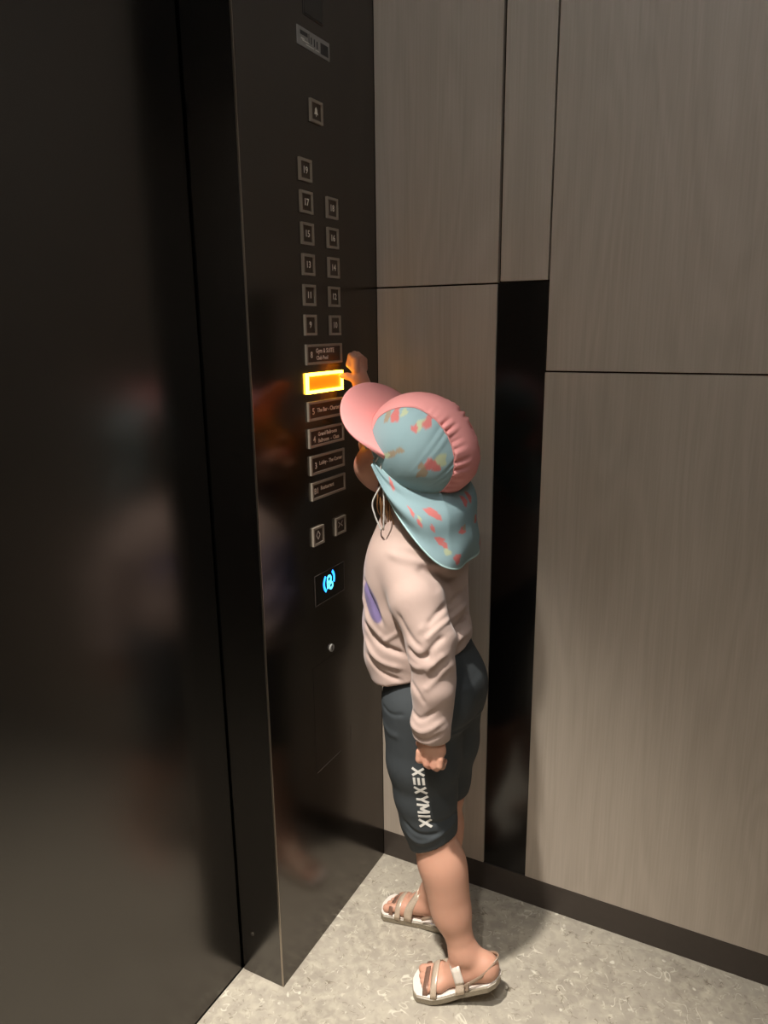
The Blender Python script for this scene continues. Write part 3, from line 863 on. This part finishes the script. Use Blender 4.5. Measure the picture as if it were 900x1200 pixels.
JACKET_FOLDS = [
    ([(0.176, 0.8608), (0.2291, 0.8502), (0.2819, 0.8358)], 0.0030, 0.0070),
    ([(0.2307, 0.8446), (0.2565, 0.828), (0.2745, 0.8089)], -0.0040, 0.0060),
    ([(0.1982, 0.8724), (0.2443, 0.861), (0.2965, 0.8508)], 0.0020, 0.0060),
    ([(0.1161, 0.8011), (0.1395, 0.7761), (0.171, 0.7304)], -0.0050, 0.0060),
    ([(0.1138, 0.7721), (0.1355, 0.7339), (0.1742, 0.7053)], 0.0030, 0.0060),
    ([(0.1166, 0.7245), (0.1573, 0.6995), (0.2119, 0.6875)], -0.0045, 0.0060),
    ([(0.1144, 0.6981), (0.1586, 0.6673), (0.2086, 0.6612)], 0.0035, 0.0060),
    ([(0.1208, 0.6681), (0.1618, 0.645), (0.2053, 0.6378)], -0.0030, 0.0050),
    ([(0.1691, 0.7017), (0.1957, 0.7225), (0.2055, 0.7306)], 0.0025, 0.0040),
    ([(0.2123, 0.7777), (0.2384, 0.7436), (0.2657, 0.728)], -0.0025, 0.0060),
    ([(0.2337, 0.7218), (0.2582, 0.7116), (0.2793, 0.7187)], -0.0035, 0.0060),
    ([(0.2337, 0.6976), (0.2583, 0.6935), (0.2883, 0.7086)], 0.0025, 0.0070),
    ([(0.2521, 0.7506), (0.2804, 0.7747), (0.2994, 0.778)], 0.0020, 0.0070),
    ([(0.2383, 0.6619), (0.2584, 0.6509), (0.2707, 0.6337)], -0.0022, 0.0050),
    ([(0.2676, 0.656), (0.2856, 0.6752), (0.3032, 0.6998)], 0.0022, 0.0060),
    ([(0.2398, 0.6094), (0.2632, 0.6056), (0.289, 0.6242)], -0.0024, 0.0050),
    ([(0.2382, 0.5901), (0.2663, 0.5845), (0.2983, 0.6049)], 0.0024, 0.0050),
    ([(0.2397, 0.5714), (0.268, 0.5691), (0.2985, 0.5832)], -0.0020, 0.0040),
    ([(0.293, 0.7965), (0.2809, 0.7824), (0.2656, 0.7614)], -0.0040, 0.0060),
    ([(0.2965, 0.7727), (0.2828, 0.7581), (0.2674, 0.7399)], 0.0030, 0.0050),
    ([(0.2938, 0.7476), (0.2816, 0.7331), (0.2678, 0.7086)], -0.0040, 0.0060),
    ([(0.2974, 0.7203), (0.2836, 0.7068), (0.2712, 0.6854)], 0.0030, 0.0050),
]
LEG_FOLDS = [
    ([(0.161, 0.5763), (0.1865, 0.574), (0.2148, 0.5824)], -0.0015, 0.0040),
    ([(0.1554, 0.5412), (0.1794, 0.5337), (0.2031, 0.5363)], 0.0015, 0.0080),
    ([(0.2038, 0.3609), (0.2328, 0.3474), (0.2745, 0.3491)], -0.0022, 0.0050),
    ([(0.2072, 0.3388), (0.2413, 0.329), (0.2907, 0.3598)], 0.0022, 0.0050),
    ([(0.2412, 0.3818), (0.2612, 0.3708), (0.2874, 0.3691)], -0.0018, 0.0050),
    ([(0.2851, 0.43), (0.2902, 0.4061), (0.3001, 0.3836)], 0.0015, 0.0050),
    ([(0.2912, 0.6205), (0.3086, 0.6163), (0.3185, 0.5942)], 0.0015, 0.0080),
    ([(0.2681, 0.549), (0.2924, 0.5451), (0.3099, 0.5511)], -0.0020, 0.0080),
]

# leggings
M_legs = simple('charcoal_leggings', srgb(62, 66, 68), 0.75, noise=0.06, nscale=40, bump=0.2, bscale=1200, spec=0.25)
K = Field((0.06, -0.36, 0.24), (0.38, -0.07, 0.72), 0.0025)
K.loft([(0.545, 0.222, -0.215, 0.078, 0.094), (0.60, 0.220, -0.215, 0.082, 0.094), (0.65, 0.214, -0.215, 0.074, 0.088), (0.70, 0.205, -0.215, 0.068, 0.084)], 0.02)
K.ell((0.252, -0.245, 0.590), (0.056, 0.050, 0.066), 0.03)
K.ell((0.252, -0.185, 0.590), (0.056, 0.050, 0.066), 0.03)
K.chain([(0.216, -0.252, 0.57), (0.219, -0.255, 0.46), (0.224, -0.257, 0.395), (0.231, -0.259, 0.345), (0.245, -0.2615, 0.288)], [0.074, 0.066, 0.057, 0.051, 0.0445], 0.012)
K.chain([(0.224, -0.178, 0.57), (0.225, -0.172, 0.46), (0.218, -0.160, 0.370), (0.217, -0.155, 0.322)], [0.076, 0.064, 0.052, 0.0475], 0.014)
half_cut(K, (0.246, -0.262, 0.303), (-0.45, 0.05, 0.9), 0.062)
half_cut(K, (0.217, -0.155, 0.332), (-0.15, 0.0, 1.0), 0.062)
K.cone((0.2475, -0.262, 0.29), (0.240, -0.261, 0.325), 0.0415, 0.0415, 0.002, cut=True)
K.cone((0.216, -0.155, 0.31), (0.217, -0.157, 0.350), 0.0435, 0.0435, 0.002, cut=True)
P, F = K.mesh(); P = lap(P, F, 4, 0.45); N = vnormals(P, F)
P = side_folds(P, N, LEG_FOLDS)
leggings = mesh_obj('leggings', P, F, M_legs, person)
bvh = BVHTree.FromPolygons([Vector(p) for p in P], [tuple(f) for f in F])
# brand lettering down the outer side of the left leg
LET = {'X': [((.12, 0), (.88, 1)), ((.12, 1), (.88, 0))], 'E': [((.06, .09), (.94, .09)), ((.06, .5), (.94, .5)), ((.06, .91), (.94, .91))],
       'Y': [((0.5, 0), (0.5, .48)), ((0.5, .42), (.1, 1)), ((0.5, .42), (.9, 1))], 'M': [((.1, 0), (0.14, 1)), ((0.14, 1), (0.5, .3)), ((0.5, .3), (0.86, 1)), ((0.86, 1), (.9, 0))], 'I': [((.5, 0), (.5, 1))]}
top_, bot_ = np.array((0.2376, 0.4853)), np.array((0.2483, 0.3620))
ax_ = bot_ - top_
mb = MB()
for ch, s0, s1 in (('X', 0.0, .135), ('E', .150, .280), ('X', .302, .435), ('Y', .465, .595), ('M', .600, .755), ('I', .775, .835), ('X', .850, 1.0)):
    for (p, q_) in LET[ch]:
        w_ = 0.0042
        def pos(uv):
            return top_ + ax_ * (s0 + (s1 - s0) * uv[0]) + np.array((1.0, 0.03)) * (uv[1] - 0.5) * 0.0185
        a, b = pos(p), pos(q_)
        d = (b - a) / np.linalg.norm(b - a); n = np.array((-d[1], d[0])) * w_ / 2
        if ch != 'E':
            a = a - d * 0.0008; b = b + d * 0.0008
        rows = []
        for t in np.linspace(0, 1, 7):
            row = []
            for w2 in (-1, -0.33, 0.33, 1):
                xz = a + (b - a) * t + n * w2
                h = bvh.ray_cast(Vector((xz[0], -0.40, xz[1])), Vector((0, 1, 0)))[0]
                row.append((xz[0], (h.y if h else -0.315) - 0.0007, xz[1]))
            rows.append(row)
        mb.grid(np.array(rows))
M_print = simple('white_print', srgb(226, 222, 214), 0.6)
mb.build('brand_lettering', M_print, leggings, thick=0.0004, offset=0)

# jacket
JK = np.array(srgb(182, 158, 147)[:3]); JL = np.array(srgb(176, 154, 174)[:3]); JP = np.array(srgb(108, 95, 132)[:3])
M_jack = attr_mat('pale_peach_jersey', 0.8, 0.25, 800, spec=0.2, sheen=0.15)
J = Field((0.02, -0.39, 0.53), (0.345, -0.05, 1.12), 0.003)
J.loft([(0.540, 0.206, -0.216, 0.080, 0.094), (0.575, 0.204, -0.216, 0.080, 0.096), (0.60, 0.200, -0.216, 0.088, 0.098), (0.64, 0.192, -0.216, 0.095, 0.099), (0.70, 0.189, -0.217, 0.095, 0.098), (0.76, 0.187, -0.218, 0.090, 0.097), (0.81, 0.188, -0.219, 0.089, 0.096), (0.85, 0.192, -0.220, 0.085, 0.088), (0.885, 0.190, -0.221, 0.070, 0.066), (0.915, 0.187, -0.222, 0.056, 0.053), (0.945, 0.185, -0.223, 0.052, 0.049), (0.965, 0.185, -0.223, 0.052, 0.049)], 0.01, 2.2)
J.chain([(0.190, -0.272, 0.832), (0.228, -0.304, 0.785), (0.262, -0.321, 0.725), (0.270, -0.327, 0.650), (0.268, -0.331, 0.590), (0.268, -0.331, 0.545)], [0.047, 0.045, 0.0400, 0.0355, 0.0330, 0.0300], 0.008)
J.chain([(0.180, -0.165, 0.845), (0.155, -0.122, 0.905), (0.135, -0.102, 0.960), (0.088, -0.114, 1.025), (0.052, -0.127, 1.078)], [0.047, 0.043, 0.0385, 0.0330, 0.0280], 0.01)
def hem_fn(X, Y, Z):
    hz = np.interp(X, [0.08, 0.12, 0.17, 0.22, 0.26, 0.30], [0.600, 0.605, 0.617, 0.634, 0.660, 0.694])
    return np.maximum(Z - hz + 0 * Y, np.sqrt(((X - 0.20) / 1.0) ** 2 + ((Y + 0.216) / 0.88) ** 2) - 0.122)
J.put(hem_fn, (0.06, -0.325, 0.50), (0.33, -0.10, 0.70), 0.003, True)
half_cut(J, (0.268, -0.331, 0.557), (0.05, 0.0, 1.0), 0.045)
half_cut(J, (0.064, -0.122, 1.060), (0.5, -0.1, -0.86), 0.045)
J.cone((0.268, -0.331, 0.54), (0.268, -0.331, 0.575), 0.0255, 0.0255, 0.002, cut=True)
J.cone((0.050, -0.128, 1.08), (0.070, -0.120, 1.050), 0.0235, 0.0235, 0.002, cut=True)
half_cut(J, (0.184, -0.223, 0.938), (-0.25, 0.0, -0.97), 0.075)
J.cone((0.184, -0.223, 0.98), (0.187, -0.222, 0.900), 0.047, 0.042, 0.004, cut=True)
P, F = J.mesh(); P = lap(P, F, 3, 0.45); N = vnormals(P, F)
P = side_folds(P, N, JACKET_FOLDS)
w2 = np.sin(P[:, 2] * 95 + 3 * np.sin(P[:, 1] * 40)) * 0.0012 * sm(0.82, 0.72, P[:, 2])
P = P + N * w2[:, None]
t = np.clip(sm(0.135, 0.085, P[:, 0]) * sm(0.86, 0.80, P[:, 2]) * sm(0.64, 0.72, P[:, 2]), 0, 1)
C = mixc(np.tile(JK, (len(P), 1)), JL, 1.0 * t)
pd = ((P[:, 0] - 0.143) / 0.023) ** 2 + ((P[:, 2] - 0.766 + 0.9 * (P[:, 0] - 0.143)) / 0.025) ** 2
C = mixc(C, JP, sm(1.2, 0.8, pd) * (P[:, 1] < -0.22) * (P[:, 1] > -0.345) * (P[:, 0] < 0.17))
jacket = mesh_obj('jacket', P, F, M_jack, person, C)
# sewn hem, cuffs and collar binding as slim raised bands
def band(pts, r, name, mat, parent, close=True):
    c = catmull(pts + ([pts[0]] if close else []), 8)
    return MB().tube(c, r, 6, caps=not close).build(name, mat, parent, smooth=True)


# hat placement (sits on the tilted head)
HC = np.array([0.199, -0.226, 1.028])
HRAD = (0.092, 0.084, 0.088)
BR_ANG, BR_Z, BR_LEN, BR_UP = 74, 0.019, 0.061, math.radians(16)
_C, _T, _Y = np.array(srgb(198, 114, 110)[:3]), np.array(srgb(158, 142, 120)[:3]), np.array(srgb(176, 184, 150)[:3])
HAT_PRINTS = [(0.056, 0.050, 0.0110, 0.0050, 0.85, _T), (0.042, 0.057, 0.0090, 0.0075, 0.6, _C), (0.047, 0.064, 0.0045, 0.0035, 0.0, _C), (0.031, 0.067, 0.0048, 0.0048, 0, _Y),
              (-0.004, 0.067, 0.0060, 0.0100, 0.5, _Y), (-0.011, 0.073, 0.0055, 0.0090, -0.6, _C), (0.001, 0.060, 0.0060, 0.0040, 0.0, _C),
              (-0.056, 0.031, 0.0085, 0.0110, 0.3, _Y), (-0.048, 0.023, 0.0090, 0.0085, 0.2, _C), (-0.058, 0.020, 0.0050, 0.0055, 0.0, _C), (-0.042, 0.006, 0.0065, 0.0095, 0.5, _T), (-0.036, 0.016, 0.0050, 0.0050, 0.5, _T),
              (0.014, 0.012, 0.0120, 0.0050, -0.9, _T), (0.004, 0.024, 0.0070, 0.0045, -0.5, _T), (0.022, 0.004, 0.0060, 0.0040, -0.8, _Y)]
FLAP_T, FLAP_S = 0.10, 0.36
FLAP_BX = [0.288, 0.284, 0.262, 0.220, 0.182, 0.149]
FLAP_BY = [0.0, 0.050, 0.082, 0.088, 0.086, 0.080]
FLAP_BZ = [0.836, 0.837, 0.855, 0.898, 0.944, 1.002]
FLAP_PRINTS = [(0.120, 0.16, 0.016, 0.12, _C), (0.212, 0.40, 0.012, 0.07, _C), (0.240, 0.50, 0.012, 0.06, _C), (0.250, 0.42, 0.008, 0.04, _Y), (0.312, 0.26, 0.020, 0.06, _C), (0.330, 0.30, 0.010, 0.05, _C), (0.325, 0.64, 0.017, 0.06, _C), (0.345, 0.70, 0.010, 0.05, _C), (0.350, 0.78, 0.016, 0.04, _Y),
               (0.395, 0.86, 0.018, 0.07, _C), (0.438, 0.50, 0.018, 0.05, _C), (0.45, 0.47, 0.008, 0.04, _T), (0.478, 0.15, 0.014, 0.07, _C), (0.300, 0.48, 0.008, 0.05, _C)]
CORDS = [[(0.162, -0.300, 1.024), (0.150, -0.301, 1.004), (0.152, -0.300, 0.990), (0.163, -0.298, 0.977), (0.147, -0.301, 0.943), (0.150, -0.300, 0.920), (0.160, -0.296, 0.893)],
         [(0.166, -0.300, 1.020), (0.162, -0.300, 0.998), (0.164, -0.298, 0.977), (0.168, -0.301, 0.943), (0.164, -0.296, 0.895)]]

# ------------------------------------------------------------------ sun hat
TEAL = np.array(srgb(142, 168, 172)[:3]); CORAL = np.array(srgb(222, 108, 104)[:3]); TAN = np.array(srgb(178, 152, 116)[:3]); YEL = np.array(srgb(206, 204, 150)[:3])
PINK = srgb(232, 156, 152)
M_pink = simple('pink_hat_cloth', PINK, 0.75, noise=0.03, nscale=30, bump=0.2, bscale=900, spec=0.2)
M_teal = attr_mat('teal_printed_cloth', 0.7, 0.2, 900, spec=0.25)
M_piping = simple('pale_teal_piping', srgb(178, 208, 206), 0.7)
hat = None
Fh, Sh, Uh = Fd, Sd, Ud
def ht(f, s, u): return HC + f * Fh + s * Sh + u * Uh
RA, RB, RC = HRAD
def dome(dv):
    """point of the crown in direction dv (hat frame)"""
    dv = np.asarray(dv, float); dv = dv / np.linalg.norm(dv)
    k = 1 / math.sqrt((dv[0] / RA) ** 2 + (dv[1] / RB) ** 2 + (dv[2] / RC) ** 2)
    p = dv * k
    if p[0] < 0: p = p * (1 + 0.08 * min(1, -p[0] / RA) * max(0, 1 - abs(p[2]) / RC))
    return p
A0, A1 = math.radians(-6), math.radians(200)
def beta0(t):
    return math.radians(np.interp(t, [0, .15, .4, .7, 1], [46, 29, 23, 27, 33]))
def edge_dir(t, side, frac=1.0):
    al = A0 + (A1 - A0) * t; be = beta0(t) * frac * side
    return np.array([math.cos(be) * math.cos(al), math.sin(be), math.cos(be) * math.sin(al)])
NT = 150
rows = []
for i in range(NT + 1):
    t = i / NT
    row = []
    for j in range(25):
        fr = -1 + 2 * j / 24
        p = dome(edge_dir(t, 1, fr))
        g = (0.0026 * math.sin(t * 88 + 2.4 * math.sin(t * 31)) + 0.0010 * math.sin(t * 170 + 1.0)) * max(0, abs(fr) - 0.25) / 0.75 * sm(0.38, 0.6, np.array(t))
        p = p * (1 + 0.03 * (1 - fr * fr) * sm(0.35, 0.75, np.array(t)) + g / 0.09 + 0.012 * math.sin(t * 17 + 1.3 * fr) * sm(0.3, 0.5, np.array(t)))
        row.append(ht(*p))
    rows.append(row)
hat = grid_obj('sun_hat', np.array(rows), M_pink, person, thick=0.0016, offset=-1)
hat['label'] = 'pink sun hat crown with teal printed sides, a wide peak and a neck flap'
def base_dir(t, side):
    al = A0 + (A1 - A0) * t
    # lower rim of the side panel runs from the front corner to the back corner through the ear
    e0 = edge_dir(0, side); e1 = edge_dir(1, side)
    ang = math.radians(np.interp(t, [0, 1], [0, 180]))
    f = e0[0] + (e1[0] - e0[0]) * t
    s_ = side * (abs(e0[1]) + (abs(e1[1]) - abs(e0[1])) * t + 0.62 * math.sin(math.pi * t))
    u = e0[2] + (e1[2] - e0[2]) * t - 0.34 * math.sin(math.pi * t) ** 0.8
    return np.array([f, s_, u])
PRINTS = HAT_PRINTS
def paint(Q, spots, base=TEAL):
    """Q: points in the hat frame"""
    C = np.tile(base, (len(Q), 1))
    for (f, u, a, b, rot, col) in spots:
        x = Q[:, 0] - f; y = Q[:, 1] - u
        c_, s_ = math.cos(rot), math.sin(rot)
        px_, py_ = (x * c_ + y * s_) / a, (-x * s_ + y * c_) / b
        th_ = np.arctan2(py_, px_)
        d = (px_ ** 2 + py_ ** 2) * (1 + 0.30 * np.sin(3 * th_ + 90 * f) + 0.18 * np.sin(5 * th_ + 70 * u))
        C = mixc(C, col, sm(1.25, 0.8, d))
    return C
for side in (1, -1):
    rows = []; loc = []
    for i in range(121):
        t = i / 120
        e = edge_dir(t, side); bd = base_dir(t, side)
        row = []; lr = []
        for j in range(49):
            w = j / 48
            dv = e * (1 - w) + bd * w
            p = dome(dv)
            puck = 0.0008 * math.sin(t * 88 + 2.4 * math.sin(t * 31)) * (1 - w) ** 3 * sm(0.3, 0.6, np.array(t))
            p = p * (1 + puck / 0.09)
            lr.append((p[0], p[2])); row.append(ht(*p))
        rows.append(row); loc.append(lr)
    C = paint(np.array(loc).reshape(-1, 2), PRINTS)
    grid_obj('side_panel', np.array(rows), M_teal, hat, C, thick=0.0016, offset=0)
    MB().tube([ht(*(dome(edge_dir(t, side)) * 1.008)) for t in np.linspace(0, 1, 90)], 0.0013, 6).build('seam_piping', M_pink, hat, smooth=True)
    MB().tube([ht(*(dome(base_dir(t, side)) * 1.004)) for t in np.linspace(0, 1, 60)], 0.0016, 6).build('rim_piping', M_piping, hat, smooth=True)
# peak
rows = []
for i in range(61):
    v = -1 + 2 * i / 60
    al = v * math.radians(BR_ANG)
    row = []
    for j in range(21):
        w = j / 20
        inner = np.array([RA * 0.985 * math.cos(al), RB * 1.0 * math.sin(al), BR_Z])
        ext = BR_LEN * (max(0.0, 1 - abs(v) ** 4.5)) ** 0.5
        fwd = np.array([math.cos(BR_UP), 0.0, math.sin(BR_UP)])
        o_ = fwd * ext + np.array([0, math.sin(al) * 0.030 * (1 - abs(v) ** 10), 0])
        p = inner + o_ * w
        p[2] += -0.006 * (abs(math.sin(al)) ** 2) * w - 0.026 * (1 - math.cos(al)) + 0.006 * w * (1 - w)
        row.append(ht(*p))
    rows.append(row)
grid_obj('hat_peak', np.array(rows), M_pink, hat, thick=0.0028, offset=0)
# neck flap
NF, NV = 161, 81
FC = catmull(list(zip([0, .2, .45, .7, .88, 1], FLAP_BX, FLAP_BY, FLAP_BZ)), 8)
rows = []; loc = []
for i in range(NF):
    ph = i / (NF - 1)                      # 0 left ear .. 1 right ear, 0.5 back
    if ph < 0.5: dv = base_dir(FLAP_T + (1 - FLAP_T) * (ph / FLAP_S), 1) if ph < FLAP_S else None
    else: dv = base_dir(FLAP_T + (1 - FLAP_T) * ((1 - ph) / FLAP_S), -1) if (1 - ph) < FLAP_S else None
    if dv is None:
        dv = edge_dir(1, 1, 1 - 2 * (ph - FLAP_S) / (1 - 2 * FLAP_S))
    T = ht(*(dome(dv) * 1.002))
    bk = math.sin(math.pi * ph)
    sx = 1 if ph < 0.5 else -1
    a = abs(ph - 0.5) * 2                  # 1 at the ears, 0 at the back
    Bt = np.array([np.interp(a, FC[:, 0], FC[:, 1]), -0.222 - sx * np.interp(a, FC[:, 0], FC[:, 2]), np.interp(a, FC[:, 0], FC[:, 3])])
    row = []; lr = []
    for j in range(NV):
        w = j / (NV - 1)
        p = T * (1 - w) + Bt * w
        out = np.array([math.sin((1 - a) * math.pi / 2), -sx * math.cos((1 - a) * math.pi / 2) * 1.0, 0])
        p = p + out * (0.014 * math.sin(math.pi * w ** 0.8)) * (0.35 + 0.65 * (1 - a))
        # drape folds running from the ear towards the tip
        g = 0.0042 * math.sin(11.0 * (w * 0.9 + (1 - a) * 0.55) + 0.6) * sm(0.0, 0.25, np.array(w)) * (0.5 + 0.5 * a)
        g += 0.0012 * math.sin(9 * math.pi * ph + 3 * w) * w
        p = p + out * g
        lr.append((ph, w)); row.append(p)
    rows.append(row); loc.append(lr)
Cq = np.array(loc).reshape(-1, 2)
C = np.tile(TEAL * 0.96, (len(Cq), 1))
for (a, b, ra, rb, col) in FLAP_PRINTS:
    for a_ in (a, 1 - a):
        px_, py_ = (Cq[:, 0] - a_) / ra, (Cq[:, 1] - b) / rb
        th_ = np.arctan2(py_, px_)
        d = (px_ ** 2 + py_ ** 2) * (1 + 0.30 * np.sin(3 * th_ + 30 * b) + 0.18 * np.sin(5 * th_ + 20 * a))
        C = mixc(C, col, sm(1.25, 0.8, d))
edge_w = sm(0.965, 0.985, Cq[:, 1])
C = mixc(C, np.array(srgb(178, 208, 206)[:3]), edge_w)
flap = grid_obj('neck_flap', np.array(rows), M_teal, hat, C, thick=0.0014, offset=0)
MB().tube([r[-1] for r in rows], 0.0015, 6).build('flap_binding', M_piping, flap, smooth=True)
# drawstring looping below the left ear
M_cord = simple('white_cord', srgb(212, 208, 200), 0.7)
for pts in CORDS:
    MB().tube(catmull(pts, 8), 0.0014, 6).build('drawstring', M_cord, hat, smooth=True)
MB().tube([np.array(CORDS[0][3]) + (0, 0, 0.004), np.array(CORDS[0][3]) - (0, 0, 0.004)], 0.0032, 8).build('cord_bead', M_lock, hat, smooth=True)

# ------------------------------------------------------------------ sandals
M_sole = simple('speckled_sole', srgb(136, 124, 104), 0.4, noise=0.45, nscale=420, spec=0.6)
M_insole = simple('white_insole', srgb(222, 212, 200), 0.6, noise=0.04)
M_strap = simple('champagne_strap', srgb(206, 186, 164), 0.35, 0.25, noise=0.2, nscale=500)
M_clear = simple('clear_strap', srgb(196, 170, 146), 0.15, 0.0, 0.8, noise=0.15, nscale=400)
M_clear.node_tree.nodes['Principled BSDF'].inputs['Transmission Weight'].default_value = 0.5
M_dstrap = simple('bronze_glitter_strap', srgb(140, 108, 92), 0.3, 0.3, noise=0.4, nscale=600)
M_buckle = simple('pale_strap_tab', srgb(228, 216, 202), 0.4, 0.1)

def sandal(heel, ball, toe, out, name, ins, hgt):
    heel, ball, toe = (np.array(v, float) for v in (heel, ball, toe))
    d = (ball - heel); d /= np.linalg.norm(d)
    back = heel - d * 0.030; front = toe + (toe - ball) / np.linalg.norm(toe - ball) * 0.016
    cl = catmull([back, heel, heel * 0.5 + ball * 0.5 - (0, 0, 0.002), ball, toe, front], 10)
    s = np.linspace(0, 1, len(cl))
    wdt = np.interp(s, [0, .06, .16, .4, .66, .82, .93, .98, 1.0], [0.006, 0.019, 0.026, 0.0245, 0.0325, 0.0330, 0.0245, 0.0130, 0.004])
    sh_ = np.interp(s, [0, .4, .66, 1], [0.0, 0.001, 0.002, -0.003])
    def slab(z0, z1, grow):
        rows = []
        for i, c in enumerate(cl):
            c = c + out * sh_[i]
            w = wdt[i] + grow
            rows.append([c - out * w + (0, 0, z0), c - out * w + (0, 0, z1), c - out * (w - 0.002) + (0, 0, z1 + 0.0012), c + out * (w - 0.002) + (0, 0, z1 + 0.0012), c + out * w + (0, 0, z1), c + out * w + (0, 0, z0)])
        R_ = np.array(rows)
        R_[..., 2] = np.maximum(R_[..., 2], 0.0008)
        mb = MB()
        n = len(rows)
        mb.v = [tuple(p) for p in R_.reshape(-1, 3)]
        for i in range(n - 1):
            for j in range(6):
                a = i * 6 + j; b = i * 6 + (j + 1) % 6
                mb.f.append((a, b, b + 6, a + 6))
        mb.f.append(tuple(range(6))); mb.f.append(tuple((n - 1) * 6 + k for k in range(6))[::-1])
        return mb
    # sole top sits just under the foot
    so = slab(-0.0145, -0.0035, 0.002).build(name, M_sole, person, smooth=False, bevel=0.001)
    slab(-0.0030, -0.0006, -0.001).build('insole', M_insole, so)
    def strap(c0, apex_h, halfw, width, mat, nm, lift=0.0, yaw=0.0, n=15):
        """a band arching across the foot at centre c0"""
        rows = []
        for k in range(n):
            a = math.pi * k / (n - 1)
            p = c0 + out * (halfw * math.cos(a)) + np.array((0, 0, 1)) * (apex_h * math.sin(a) ** 0.8 - 0.004)
            p = p + d * (yaw * math.cos(a))
            row = []
            for e_ in (-0.5, -0.17, 0.17, 0.5):
                p2 = p + d * width * e_
                ax = p2 - out * (halfw * math.cos(a)) ; ax[2] = c0[2] + d[2] * (yaw * math.cos(a) + width * e_) + 0.010
                dr_ = p2 - ax; L_ = np.linalg.norm(dr_); dr_ = dr_ / max(L_, 1e-6)
                hit = body_bvh.ray_cast(Vector(ax + dr_ * 0.09), Vector(-dr_), 0.09)[0] if math.sin(a) > 0.25 else None
                if hit is not None:
                    h_ = np.array(hit) + dr_ * 0.0012
                    if np.linalg.norm(h_ - p2) < 0.022: p2 = h_
                row.append(p2)
            rows.append(row)
        return grid_obj(nm, np.array(rows), mat, so, thick=0.0018, offset=1)
    m1 = heel * 0.22 + ball * 0.78
    st = strap(ball + (toe - ball) * 0.22, 0.031, 0.0335, 0.012, M_strap, 'toe_strap')
    strap(ball + (toe - ball) * 0.66, 0.024, 0.0305, 0.009, M_dstrap, 'toe_strap')
    m2 = heel * (1 - ins) + ball * ins
    sp = strap(m2, hgt, 0.0300, 0.017, M_strap, 'instep_strap', 0.003, -0.020, n=21)
    # fastening tab on the outer side of the instep strap
    V_ = np.array([v.co for v in sp.data.vertices]).reshape(21, 4, 3)
    tb = V_[2:9] + out * 0.0012 + np.array((0, 0, 0.0012))
    grid_obj('strap_tab', tb, M_buckle, sp, thick=0.0018, offset=1)
    # heel strap round the back of the ankle
    hm_ = heel * 0.56 + ball * 0.44
    hs = catmull([hm_ + out * 0.0285 + (0, 0, 0.010), heel + out * 0.0245 + (0, 0, 0.026), heel - d * 0.0240 + (0, 0, 0.036), heel - out * 0.0245 + (0, 0, 0.026), hm_ - out * 0.0285 + (0, 0, 0.010)], 8)
    grid_obj('heel_strap', np.array([[p - np.array((0, 0, 0.004)), p + np.array((0, 0, 0.004))] for p in hs]), M_clear, so, thick=0.0016, offset=0)
    vs = [heel * 0.62 + ball * 0.38 + out * 0.0275 + (0, 0, -0.003), heel * 0.66 + ball * 0.34 + out * 0.0290 + (0, 0, 0.018)]
    grid_obj('side_strap', np.array([[p - d * 0.004, p + d * 0.004] for p in np.linspace(vs[0], vs[1], 5)]), M_clear, so, thick=0.0016, offset=0)
    return so
sandal(FL_HEEL, FL_BALL, FL_TOE, outL, 'sandal', 0.74, 0.044)
sandal(FR_HEEL, FR_BALL, FR_TOE, outR, 'sandal', 0.58, 0.048)


# ------------------------------------------------------------------ ceiling downlights
SPOTS = [(0.07, -0.98, 335.0, 50, 'round recessed ceiling downlight swivelled towards the control panel'),
         (0.85, -0.85, 10.0, 70, 'round recessed ceiling downlight beside the added fill light strip'),
         (1.10, -1.45, 25.0, 92, 'round recessed ceiling downlight next to the dark rear wall'),
         (0.45, -1.50, 92.0, 92, 'round recessed ceiling downlight near the wall facing the child')]
for (x, y, pw, cone, lab) in SPOTS:
    d = empty('ceiling_downlight', (x, y, CAB_Z))
    prop(d, lab, 'downlight', 'recessed ceiling downlights')
    A = np.linspace(0, 2 * math.pi, 33)[:-1]
    prof = [(0.048, 0.0), (0.048, -0.004), (0.040, -0.005), (0.036, -0.001)]
    P = np.array([[(r * math.cos(a), r * math.sin(a), z) for (r, z) in prof] for a in A])
    MB().grid(P, True).build('trim_ring', M_trimw, d, smooth=True)
    v = [(0.036 * math.cos(a), 0.036 * math.sin(a), -0.0015) for a in A]
    MB().add(v, [tuple(range(32))[::-1]]).build('lens', M_lens, d)
    ld = bpy.data.lights.new('downlight_lamp', 'SPOT')
    ld.energy = pw; ld.color = (1.0, 0.955, 0.89); ld.spot_size = math.radians(cone); ld.spot_blend = 1.0; ld.shadow_soft_size = 0.035
    lo = bpy.data.objects.new('downlight_lamp', ld)
    lo.location = (0, 0, -0.04)
    if cone == 50:
        lo.rotation_euler = (math.radians(9.0), 0, 0)      # the lamp by the doorway is swivelled towards the buttons
    link(lo, d)

# added cool fill strip out of view, brightens the upper wood wall
M_fill = simple('fill_strip_glow', srgb(235, 240, 255), 0.5, emis=(0.86, 0.93, 1.0, 1), estr=40.0)
cv = empty('added_fill_strip', (0.80, -0.95, CAB_Z))
prop(cv, 'slim fill light strip added at the ceiling to brighten the wood wall', 'added fill light')
MB().box((-0.62, -0.028, -0.005), (0.62, 0.028, 0.0)).build('fill_housing', M_trimw, cv, bevel=0.001)
MB().box((-0.60, -0.020, -0.0065), (0.60, 0.020, -0.0045)).build('fill_diffuser', M_fill, cv)
